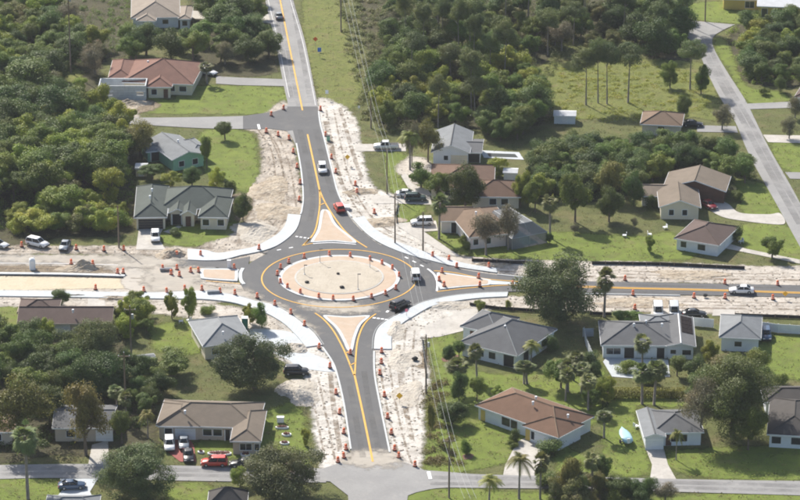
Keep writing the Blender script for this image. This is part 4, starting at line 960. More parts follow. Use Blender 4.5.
def car_parts(kind):
    if kind in CARM: return CARM[kind]
    s = SHAPE[kind]; d = {}
    d['body'] = loft([section(*b) for b in s['body']], 'body', None)
    xb, xf, rb, rf, zb, zr, wb, wr = s['cab']
    def ring(z, a, b, w):
        h = w / 2
        return [Vector(p) for p in ((a, -h, z), (a + .15, -h, z), ((a + b) / 2, -h, z), (b - .25, -h, z), (b, -h * .78, z), (b, h * .78, z), (b - .25, h, z), ((a + b) / 2, h, z), (a + .15, h, z), (a, h, z))]
    d['windows'] = loft([ring(zb - .05, xb, xf, wb), ring(zr - .05, rb + .02, rf - .02, wr)], 'windows', M['car_glass'])
    d['pillar'] = []
    d['roof'] = loft([ring(zr - .07, rb - .02, rf + .02, wr + .03), ring(zr - .02, rb, rf, wr), ring(zr, rb + .12, rf - .15, wr - .2)], 'roof', None)
    for i, (p, q, zz) in enumerate(((xb, rb, 0), (xf, rf, 0), ((xb + xf) / 2, (rb + rf) / 2, 0))):
        for sg in (-1, 1):
            d['pillar'].append(MB().tube([(p, sg * wb / 2 * (.8 if i == 1 else 1), zb - .03), (q, sg * wr / 2 * (.8 if i == 1 else 1), zr - .04)], .05, 4).data('pillar', None))
    d['tyre'] = MB().lathe([(.2, -.11), (.33, -.11), (.35, -.05), (.35, .05), (.33, .11), (.2, .11)], 14).data('tyre', M['rubber'], False)
    d['rim'] = MB().lathe([(.05, -.118), (.19, -.115), (.19, .115), (.05, .118)], 10).data('rim', M['metal_grey'])
    x1 = s['body'][-2][0]; x0 = s['body'][1][0]
    z1 = s['body'][-2][3]; z0 = s['body'][1][3]
    d['lights'] = (x1, z1 - .14, x0, z0 - .2, s['body'][-2][1])
    d['headlight'] = MB().box(-.1, .12, -.2, .2, -.08, .08).data('headlight', M['white_band'])
    d['taillight'] = MB().box(-.1, .06, -.1, .1, -.14, .14).data('taillight', PM('taillight', (.4, .02, .02)))
    d['bumper'] = MB().box(-.08, .08, -.8, .8, -.1, .1).data('bumper', M['black'])
    if kind == 'pickup':
        d['bed'] = MB().box(-2.62, -.85, -.78, .78, 1.0, 1.075).data('bed', M['black'])
    CARM[kind] = d
    return d
def PM(n, c): return plain(n, c, .3, .05, 2)
def car(kind, col, px, py, dirpx, label, scale=1.0, z=None, name=None):
    d = car_parts(kind); s = SHAPE[kind]
    p = g(px, py); q = g(px + dirpx[0], py + dirpx[1]); a = math.atan2(q.y - p.y, q.x - p.x)
    root = thing(name or {'sedan': 'parked_car', 'suv': 'parked_car', 'van': 'van', 'pickup': 'pickup_truck'}[kind], label, {'van': 'van', 'pickup': 'pickup'}.get(kind, 'car'), (p.x, p.y, z if z is not None else ZR + .03), a, 'cars on the roads and driveways')
    root.scale = (scale,) * 3
    pm = paint(col)
    def part(nm, data, mat=None, **k):
        o = link(nm, data, k.pop('parent', root), **k)
        if mat is not None:
            if not data.materials: data.materials.append(None)
            o.material_slots[0].link = 'OBJECT'; o.material_slots[0].material = mat
        return o
    part('body', d['body'], pm); part('windows', d['windows'])
    part('roof', d['roof'], pm); [part('pillar', x, pm) for x in d['pillar']]
    for x in s['wb']:
        for sg in (-1, 1):
            w = part('wheel', d['tyre'], loc=(x, sg * .82, .35), rot=(math.pi / 2, 0, 0)); part('rim', d['rim'], parent=w)
    x1, z1, x0, z0, wd = d['lights']
    for sg in (-1, 1):
        part('headlight', d['headlight'], loc=(x1, sg * (wd / 2 - .25), z1)); part('taillight', d['taillight'], loc=(x0, sg * .75, z0))
    part('bumper', d['bumper'], loc=(s['body'][-1][0], 0, .42)); part('bumper', d['bumper'], loc=(s['body'][0][0], 0, .45))
    if 'bed' in d: part('bed', d['bed'])
    return root
WHT, SIL, BLK, DBL, RED, DRED, GRY, GRN = (.80, .80, .79), (.52, .54, .56), (.02, .021, .024), (.05, .09, .16), (.60, .055, .03), (.22, .012, .02), (.22, .25, .28), (.03, .06, .055)
zd = ZD + .01
car('sedan', GRY, 279, 18.5, (-6, -20), 'blue-grey car driving away at the top of the main road', name='car')
car('suv', WHT, 322.5, 172, (4, 24), 'white car on the northern approach road, with a shadow to its right', name='car')
car('suv', RED, 339, 211, (-12, -20), 'red hatchback on the northern approach beside the brick splitter island', .95, name='car')
car('van', WHT, 415.5, 279, (-4, -26), 'small white van circling the eastern side of the roundabout', .95, name='van')
car('suv', BLK, 400, 308, (22, -10), 'black car entering the roundabout from the south at the sidewalk', name='car')
car('sedan', WHT, 741.5, 293.3, (-24, -.4), 'white sedan driving on the east road near the right edge', 1.05, name='car')
car('pickup', WHT, 386, 149, (-20, .2), 'white pickup truck parked on the driveway left of the leafy palm', z=zd)
car('suv', GRN, 415.5, 201, (20, 0), 'dark green SUV parked in front of the brown-roofed cream house', z=zd)
car('sedan', WHT, 407, 196.5, (20, 0), 'white car partly hidden behind the dark green SUV', z=zd)
car('suv', WHT, 422, 225, (-20, .6), 'white SUV parked by the fan palm and pinkish house', z=zd)
car('suv', WHT, 155.5, 240, (1, 20), 'white SUV parked before the two-car garage of the dark greenish roofed house', z=zd)
car('suv', WHT, 37.5, 246.5, (20, 4.5), 'white wagon parked slantwise on the dirt at the left edge', 1.05)
car('sedan', GRY, 65, 248.5, (-8, 14), 'dark grey car parked right of the slanted white wagon')
car('sedan', WHT, -2, 247, (20, 4), 'white car cut off by the left edge')
car('suv', WHT, 169.5, 448, (1, 20), 'white SUV nearest the garage on the red driveway', z=zd)
car('sedan', GRY, 184, 446, (1, 20), 'grey sedan right of the white SUV on the red driveway', z=zd)
car('sedan', BLK, 188.5, 458.5, (1.5, 20), 'black car at the street end of the red driveway', z=zd)
car('suv', RED, 214.5, 466, (-25, 0), 'red SUV parked along the bottom street before the planter beds')
car('sedan', BLK, 243, 467, (-25, 0), 'black sedan parked behind the red SUV on the bottom street')
car('sedan', DRED, 708.5, 207.5, (14, 8), 'dark red car on the curved white driveway', z=zd)
car('suv', DBL, 766, 338, (4, 20), 'dark blue car parked behind the small grey hip-roofed house', z=zd)
car('van', WHT, 658, 314.6, (2, 20), 'white van, left of two behind the solar-panel house', z=zd)
car('van', SIL, 674, 314.6, (2, 20), 'silver van, right of two behind the solar-panel house', z=zd)
car('sedan', BLK, 694, 316.5, (20, 0), 'black car on the grass by the white fence behind the solar-panel house', z=zd)
car('suv', WHT, 774, 18, (3, 20), 'white SUV outside the yellow house in the top right corner', z=zd)
car('sedan', BLK, 692, 126.5, (20, .5), 'black car near the small orange-brown roof', z=zd)
car('sedan', DBL, 72, 488.5, (20, -1), 'blue car on the pale driveway at bottom left', z=zd)
car('suv', BLK, 296, 374.5, (20, 0), 'black car tucked behind the big oak left of the south road', z=zd)
car('sedan', WHT, 208, 74.5, (20, 4), 'white car beside the red-roofed house and its small tree', z=zd)
# ------------------------------------------------------------------ trees
nr = np.random.default_rng(11)
def leaf_cloud(pos, out, size, name, mat, up=0.35, narrow=0.62):
    """one small bent quad for each leaf cluster"""
    n = len(pos)
    nrm = out + nr.normal(0, .55, (n, 3)); nrm[:, 2] += up
    nrm /= np.linalg.norm(nrm, axis=1)[:, None] + 1e-9
    t = np.cross(nrm, nr.normal(0, 1, (n, 3))); t /= np.linalg.norm(t, axis=1)[:, None] + 1e-9
    b = np.cross(nrm, t)
    s = (size * nr.uniform(.6, 1.35, n))[:, None]
    v = np.stack([pos - t * s * .5, pos + b * s * .5 * narrow - nrm * s * .06, pos + t * s * .5, pos - b * s * .5 * narrow - nrm * s * .06], 1).reshape(-1, 3)
    me = bpy.data.meshes.new(name)
    me.vertices.add(4 * n); me.vertices.foreach_set('co', v.astype(np.float32).ravel())
    me.loops.add(4 * n); me.loops.foreach_set('vertex_index', np.arange(4 * n, dtype=np.int32))
    me.polygons.add(n); me.polygons.foreach_set('loop_start', np.arange(0, 4 * n, 4, dtype=np.int32)); me.polygons.foreach_set('loop_total', np.full(n, 4, np.int32))
    me.materials.append(mat); me.update(); me.validate()
    return me

def sphere_dirs(n):
    d = nr.normal(0, 1, (n, 3)); d /= np.linalg.norm(d, axis=1)[:, None]
    return d

def crown_pts(R, z0, z1, lobes, per, lobe_r=(.3, .5), flat=.8, low=True):
    """lobes packed in an ellipsoid; leaves on the lobes' skins and a few inside"""
    P, O = [], []
    zc, hz = (z0 + z1) / 2, (z1 - z0) / 2
    ax = np.array([R, R, hz]); mj = []
    for i in range(7):                                  # a few big boughs carry the lobes, so the outline is uneven
        dd = sphere_dirs(1)[0]
        if not low and dd[2] < -.2: dd[2] *= -.6
        mj.append(dd * nr.uniform(.35, .72))
    mj.append(np.array([0, 0, .5]))
    for i in range(lobes):
        e = mj[i % len(mj)] + nr.normal(0, .24, 3)
        ln = np.linalg.norm(e)
        if ln > .86: e *= .86 / ln
        lr = R * nr.uniform(*lobe_r)
        c = np.array([0, 0, zc]) + e * ax
        s = sphere_dirs(per)
        rad = lr * np.clip(nr.normal(.9, .18, per), .35, 1.45)[:, None]
        P.append(c + s * rad * np.array([1, 1, flat])); O.append(s)
    P = np.concatenate(P); O = np.concatenate(O)
    k = P[:, 2] > z0 - .2 * hz
    return P[k], O[k]

def trunk_mesh(h, r, zc0, R, seed, mat, lean=.05, limbs=5):
    q = random.Random(seed); m = MB()
    tx, ty = q.uniform(-1, 1) * lean * h, q.uniform(-1, 1) * lean * h
    top = Vector((tx, ty, h * .72))
    m.tube([(0, 0, -.2), (tx * .2, ty * .2, h * .2), (tx * .6, ty * .6, h * .45), top], [r * 1.3, r, r * .75, r * .3], 7)
    for i in range(limbs):
        t = q.uniform(.35, .8) if zc0 < .5 * h else q.uniform(.84, 1.0); b = Vector((tx * t, ty * t, h * .72 * t)); a = q.uniform(0, 6.28)
        e = Vector((math.cos(a) * R * q.uniform(.45, .75), math.sin(a) * R * q.uniform(.45, .75), zc0 + (h - zc0) * q.uniform(.3, .75)))
        mid = b.lerp(e, .5) + Vector((0, 0, .25))
        m.tube([b, mid, e], [r * .5, r * .32, r * .12], 5)
    return m.data('trunk', mat, True)

TREES = {}
def add_kind(kind, variants, h, R, mat, z0f, lobes, per, size, bark='bark', lobe_r=(.15, .42), flat=.8, limbs=5, r=.2, lean=.04, low=True):
    TREES[kind] = []
    for i in range(variants):
        P, O = crown_pts(R, h * z0f, h, lobes, per, lobe_r, flat, low)
        TREES[kind].append((trunk_mesh(h, r, h * z0f, R, hash((kind, i)) % 9999 if False else i * 13 + len(kind) * 7, M[bark], lean, limbs), leaf_cloud(P, O, size, 'crown', LM[mat]), h, R))
add_kind('broad', 4, 7.5, 3.6, 'broad', .16, 32, 640, .235)
add_kind('bright', 3, 6.0, 3.2, 'bright', .12, 30, 620, .23)
add_kind('dark', 3, 7.0, 3.4, 'dark', .10, 34, 660, .23, lobe_r=(.18, .45))
add_kind('oak', 3, 9.5, 7.0, 'oak', .05, 104, 480, .25, lobe_r=(.12, .28), r=.4, limbs=9)
add_kind('fig', 1, 15.0, 8.0, 'olive', .03, 110, 560, .27, lobe_r=(.12, .3), r=.5, limbs=9)
add_kind('autumn', 2, 7.0, 3.4, 'autumn', .2, 28, 500, .23)
add_kind('grey', 3, 7.5, 3.6, 'grey', .2, 28, 340, .21, 'bark_grey', lobe_r=(.25, .42), limbs=8)
add_kind('pine', 4, 13.0, 3.4, 'pine', .52, 26, 520, .23, 'bark_grey', lobe_r=(.28, .46), flat=.6, limbs=7, r=.19, lean=.03, low=False)
add_kind('shrub', 4, 2.2, 1.6, 'broad', .0, 15, 300, .19, lobe_r=(.36, .55), r=.06, limbs=2)
add_kind('brightshrub', 3, 2.4, 1.6, 'bright', .0, 15, 300, .19, lobe_r=(.36, .55), r=.06, limbs=2)
add_kind('darkshrub', 3, 2.4, 1.6, 'dark', .0, 15, 320, .19, lobe_r=(.4, .55), r=.06, limbs=2)
add_kind('scrubtree', 4, 5.2, 2.6, 'scrub', .08, 24, 500, .22, 'bark_grey', r=.12)

def fan_palm(i):
    q = random.Random(50 + i); h = 6.2; m = MB(); f = MB()
    bx, by = q.uniform(-.3, .3), q.uniform(-.3, .3)
    m.tube([(0, 0, -.2), (bx * .5, by * .5, h * .5), (bx, by, h * .86)], [.22, .17, .19], 7)
    c = Vector((bx, by, h * .84))
    for k in range(74):
        el = math.asin(q.uniform(-.85, 1)); az = q.uniform(0, 6.28)
        d = Vector((math.cos(el) * math.cos(az), math.cos(el) * math.sin(az), math.sin(el)))
        st = c + d * q.uniform(.65, .95); side = d.cross(Vector((0, 0, 1))); side = side.normalized() if side.length > .05 else Vector((1, 0, 0))
        n = 9; L_ = q.uniform(.8, 1.15)
        for j in range(n):
            t = (j / (n - 1) - .5) * 2.3
            e = (d * math.cos(t) + side * math.sin(t)).normalized()
            tip = st + e * L_ * (1 - .25 * abs(t) / 1.2) + Vector((0, 0, -.22)); w = side * .085 * math.cos(t) - d * .085 * math.sin(t)
            f.poly([st - w * .5, st + e * L_ * .5 + w, tip, st + e * L_ * .5 - w])
    return m.data('trunk', M['bark_grey'], True), f.data('crown', LM['palm']), h, 1.85
def feather_palm(i):
    q = random.Random(80 + i); h = 7.5; m = MB(); f = MB()
    bx, by = q.uniform(-.5, .5), q.uniform(-.5, .5)
    m.tube([(0, 0, -.2), (bx * .3, by * .3, h * .4), (bx, by, h * .8)], [.24, .15, .13], 7)
    c = Vector((bx, by, h * .8))
    for k in range(24):
        az = 6.283 * k / 24 + q.uniform(-.15, .15); el = q.uniform(-.1, 1.15); L_ = q.uniform(2.6, 3.4)
        hd = Vector((math.cos(az), math.sin(az), 0)); sd = Vector((-hd.y, hd.x, 0)); prev = None
        for j in range(15):
            t = j / 14
            p = c + hd * (L_ * t * math.cos(el) * (1 - .12 * t)) + Vector((0, 0, L_ * (t * math.sin(el) - .62 * t * t)))
            if prev is not None:
                ln = .75 * math.sin(math.pi * (.12 + .86 * t)) + .12
                for sg in (-1, 1):
                    tip = p + sd * sg * ln + (p - prev) * .8 + Vector((0, 0, -.28 * ln))
                    f.poly([prev, p, tip])
                f.poly([prev + sd * .03, prev - sd * .03, p - sd * .03, p + sd * .03])
            prev = p
    return m.data('trunk', M['bark_grey'], True), f.data('crown', LM['coco']), h, 3.0
TREES['palm'] = [fan_palm(i) for i in range(3)]
TREES['coco'] = [feather_palm(i) for i in range(2)]
NAMES = {'broad': 'leafy_tree', 'bright': 'leafy_tree', 'dark': 'evergreen_tree', 'oak': 'oak_tree', 'fig': 'spreading_tree', 'autumn': 'yellowing_tree', 'grey': 'sparse_tree', 'pine': 'pine_tree', 'shrub': 'shrub',
         'brightshrub': 'shrub', 'darkshrub': 'shrub', 'scrubtree': 'scrub_tree', 'palm': 'fan_palm', 'coco': 'coconut_palm'}
CATS = {'palm': 'palm tree', 'coco': 'palm tree', 'shrub': 'shrub', 'brightshrub': 'shrub', 'darkshrub': 'shrub'}
def plant(kind, p, h, R, label, group=None, variant=None):
    V = TREES[kind]; tm, cm, h0, R0 = V[variant % len(V) if variant is not None else rng.randrange(len(V))]
    o = thing(NAMES[kind], label, CATS.get(kind, 'tree'), (p.x, p.y, .03), rng.uniform(0, 6.28), group)
    o.scale = (R / R0 * rng.uniform(.92, 1.15), R / R0 * rng.uniform(.92, 1.15), h / h0)
    link('trunk', tm, o); link('crown', cm, o)
    return o
def T(kind, x, yt, yb, w, label, group=None):
    """crown top row, trunk foot row, crown width in photo pixels"""
    p = g(x, yb); s = ppm(yb)
    return plant(kind, p, max(.6, (yb - yt) / (s * VCOS)), max(.4, w / s / 2), label, group)

ORD = ['first', 'second', 'third', 'fourth', 'fifth', 'sixth', 'seventh', 'eighth', 'ninth', 'tenth', 'eleventh', 'twelfth', 'thirteenth', 'fourteenth', 'fifteenth', 'sixteenth', 'seventeenth', 'eighteenth', 'nineteenth', 'twentieth']
def inside(poly, x, y):
    c = False
    for i in range(len(poly)):
        (x1, y1), (x2, y2) = poly[i], poly[i - 1]
        if (y1 > y) != (y2 > y) and x < (x2 - x1) * (y - y1) / (y2 - y1) + x1: c = not c
    return c
def wood(poly, gap, mix, label, group, hs=(5, 9), ratio=(.38, .55), seed=1, maxn=120):
    q = random.Random(seed); xs = [p[0] for p in poly]; ys = [p[1] for p in poly]; pts = []
    for _ in range(5000):
        x, y = q.uniform(min(xs), max(xs)), q.uniform(min(ys), max(ys))
        if not inside(poly, x, y): continue
        p = g(x, y)
        if all((p - r).length > gap for r in pts): pts.append(p)
        if len(pts) >= maxn: break
    ks, ws = zip(*mix.items())
    rows = max(1, round(len(pts) / 9)); order = sorted(pts, key=lambda p: -p.y)
    size = math.ceil(len(pts) / rows); items = []
    for r in range(rows):
        rw = sorted(order[r * size:(r + 1) * size], key=lambda p: p.x); cnt = {}
        for p in rw:
            k = q.choices(ks, ws)[0]; cnt[k] = cnt.get(k, 0) + 1
            items.append((p, k, cnt[k], r))
    for (p, k, nth, r) in items:
        h = q.uniform(*hs)
        if k == 'pine': h = q.uniform(10, 16); R = q.uniform(2.2, 3.6)
        elif k in ('shrub', 'brightshrub', 'darkshrub'): h = q.uniform(1.8, 3.2); R = h * q.uniform(.6, .9)
        elif k == 'palm': h = q.uniform(4.8, 6.5); R = q.uniform(1.6, 2.0)
        elif k == 'scrubtree': h = q.uniform(3, 5.5); R = h * q.uniform(.45, .62)
        else: R = h * q.uniform(*ratio)
        look = {'pine': 'tall pine', 'shrub': 'low green shrub', 'brightshrub': 'yellow-green shrub', 'darkshrub': 'dark shrub', 'scrubtree': 'brownish scrubby tree', 'dark': 'dark evergreen', 'broad': 'mid green tree',
              'bright': 'yellow-green tree', 'grey': 'greyish sparse tree', 'autumn': 'yellowing tree', 'oak': 'broad oak', 'palm': 'fan palm'}[k]
        rowname = 'nearest row' if r == rows - 1 else (ORD[r] + ' row from back')
        lb = '%s, %s from left, %s of %s' % (look, ORD[nth - 1], rowname, label) if rows > 1 else '%s, %s from left in %s' % (look, ORD[nth - 1], label)
        plant(k, p, h, R, lb, group + ' (' + NAMES[k].replace('_', ' ') + ')')

wood([(-25, 112), (25, 108), (60, 112), (96, 122), (128, 140), (130, 180), (116, 190), (90, 196), (40, 202), (-25, 216)], 4.0, {'broad': 4, 'dark': 3, 'bright': 1.6}, "the left wood", 'left wood', (6, 9.5), (.45, .6), 3, 75)
wood([(-25, 8), (60, 4), (70, 30), (96, 48), (100, 62), (60, 70), (58, 100), (-25, 108)], 4.2, {'broad': 4, 'dark': 2, 'scrubtree': 1.5, 'bright': 1, 'grey': .6}, "the top-left wood", 'top left wood', (5, 7.5), (.48, .62), 5, 70)
wood([(385, 20), (560, 12), (640, 20), (690, 26), (682, 42), (640, 46), (560, 54), (500, 62), (420, 66), (388, 62)], 4.3, {'scrubtree': 4, 'pine': 4, 'broad': 2, 'grey': .6, 'dark': 1.5}, "the upper central wood", 'central wood', (5, 8), (.42, .58), 8, 95)
wood([(386, 66), (524, 62), (530, 90), (536, 120), (500, 126), (440, 128), (388, 130), (378, 112)], 4.0, {'bright': 4, 'scrubtree': 2, 'broad': 4, 'pine': 1.6, 'dark': 1}, "the lower central wood", 'central wood front', (5, 8), (.42, .58), 9, 70)
wood([(548, 172), (580, 158), (612, 152), (650, 152), (690, 154), (725, 160), (750, 182), (735, 187), (715, 176), (690, 170), (655, 180), (640, 190), (600, 197), (560, 199), (536, 197), (528, 186)], 3.6, {'dark': 4, 'broad': 4, 'bright': .8}, "the central thicket", 'thicket behind the brown gabled house', (4.2, 6.2), (.5, .66), 12, 60)
wood([(20, 212), (60, 204), (120, 206), (126, 230), (60, 233), (10, 232)], 3.0, {'bright': 3, 'brightshrub': 2, 'scrubtree': 2, 'broad': 1}, 'the bright left growth', 'bright growth at left', (2.5, 4.2), (.55, .7), 22, 26)
wood([(746, 34), (790, 26), (825, 30), (825, 78), (790, 84), (758, 82), (742, 62)], 4.2, {'broad': 4, 'bright': 2, 'dark': 2}, "the top-right thicket", 'top right thicket', (4, 6), (.5, .65), 13, 34)
wood([(200, 4), (250, -6), (262, 34), (274, 64), (222, 66), (204, 50)], 4.6, {'dark': 3, 'broad': 2}, "the top roadside clump", 'clump by the main road', (5, 7.5), (.5, .6), 14, 18)
wood([(128, 52), (198, 52), (204, 60), (198, 62), (128, 62)], 5.0, {'broad': 2, 'dark': 2}, 'the row behind the red-roofed house', 'row behind the red roof', (6, 8), (.45, .55), 15, 10)
wood([(645, 20), (684, 20), (688, 44), (676, 60), (650, 58)], 4.6, {'dark': 3, 'broad': 2}, "the dark clump at the east street's bend", 'clump at the bend', (6, 9), (.42, .55), 16, 9)
wood([(-20, 348), (40, 346), (60, 358), (90, 375), (100, 398), (50, 400), (-20, 400)], 4.4, {'dark': 4, 'broad': 2, 'palm': .7}, "the lower-left clump", 'lower left clump', (5, 7.5), (.45, .55), 17, 22)
wood([(556, 380), (600, 372), (608, 404), (596, 416), (560, 404)], 3.8, {'broad': 2, 'dark': 2, 'palm': 1.5}, "the garden clump", 'garden clump', (3.5, 6), (.4, .5), 18, 12)
wood([(545, 484), (620, 484), (650, 496), (650, 515), (545, 512)], 3.2, {'scrubtree': 3, 'shrub': 2, 'autumn': 1.2, 'dark': 1}, "the bottom edge planting", 'bottom edge planting', (3, 5), (.4, .5), 19, 16)
wood([(694, 380), (760, 380), (764, 402), (700, 402)], 4.0, {'dark': 3, 'broad': 3}, "the lower-right clump", 'trees at lower right', (4, 6), (.45, .55), 20, 12)
wood([(118, 316), (145, 312), (156, 322), (148, 338), (124, 340)], 3.6, {'bright': 3, 'broad': 2}, "the bushy left corner", 'bushy corner', (3, 5), (.45, .55), 21, 9)

wood([(476, 130), (500, 122), (530, 118), (536, 132), (526, 139), (500, 141)], 3.6, {'dark': 4, 'broad': 2}, 'the pool backdrop', 'dark edge behind the pool', (5, 7.5), (.45, .58), 23, 14)
wood([(542, 164), (572, 154), (596, 156), (576, 172), (548, 186), (534, 186), (536, 172)], 3.6, {'dark': 3, 'broad': 4}, 'the pool thicket', 'thicket right of the pool', (4.5, 6.5), (.48, .6), 24, 20)
wood([(104, 376), (150, 378), (162, 392), (152, 412), (134, 428), (114, 424), (110, 398)], 3.4, {'dark': 3, 'broad': 2, 'palm': 1.2}, 'the shady ranch yard', 'shady yard at lower left', (3.5, 5.5), (.45, .58), 25, 14)
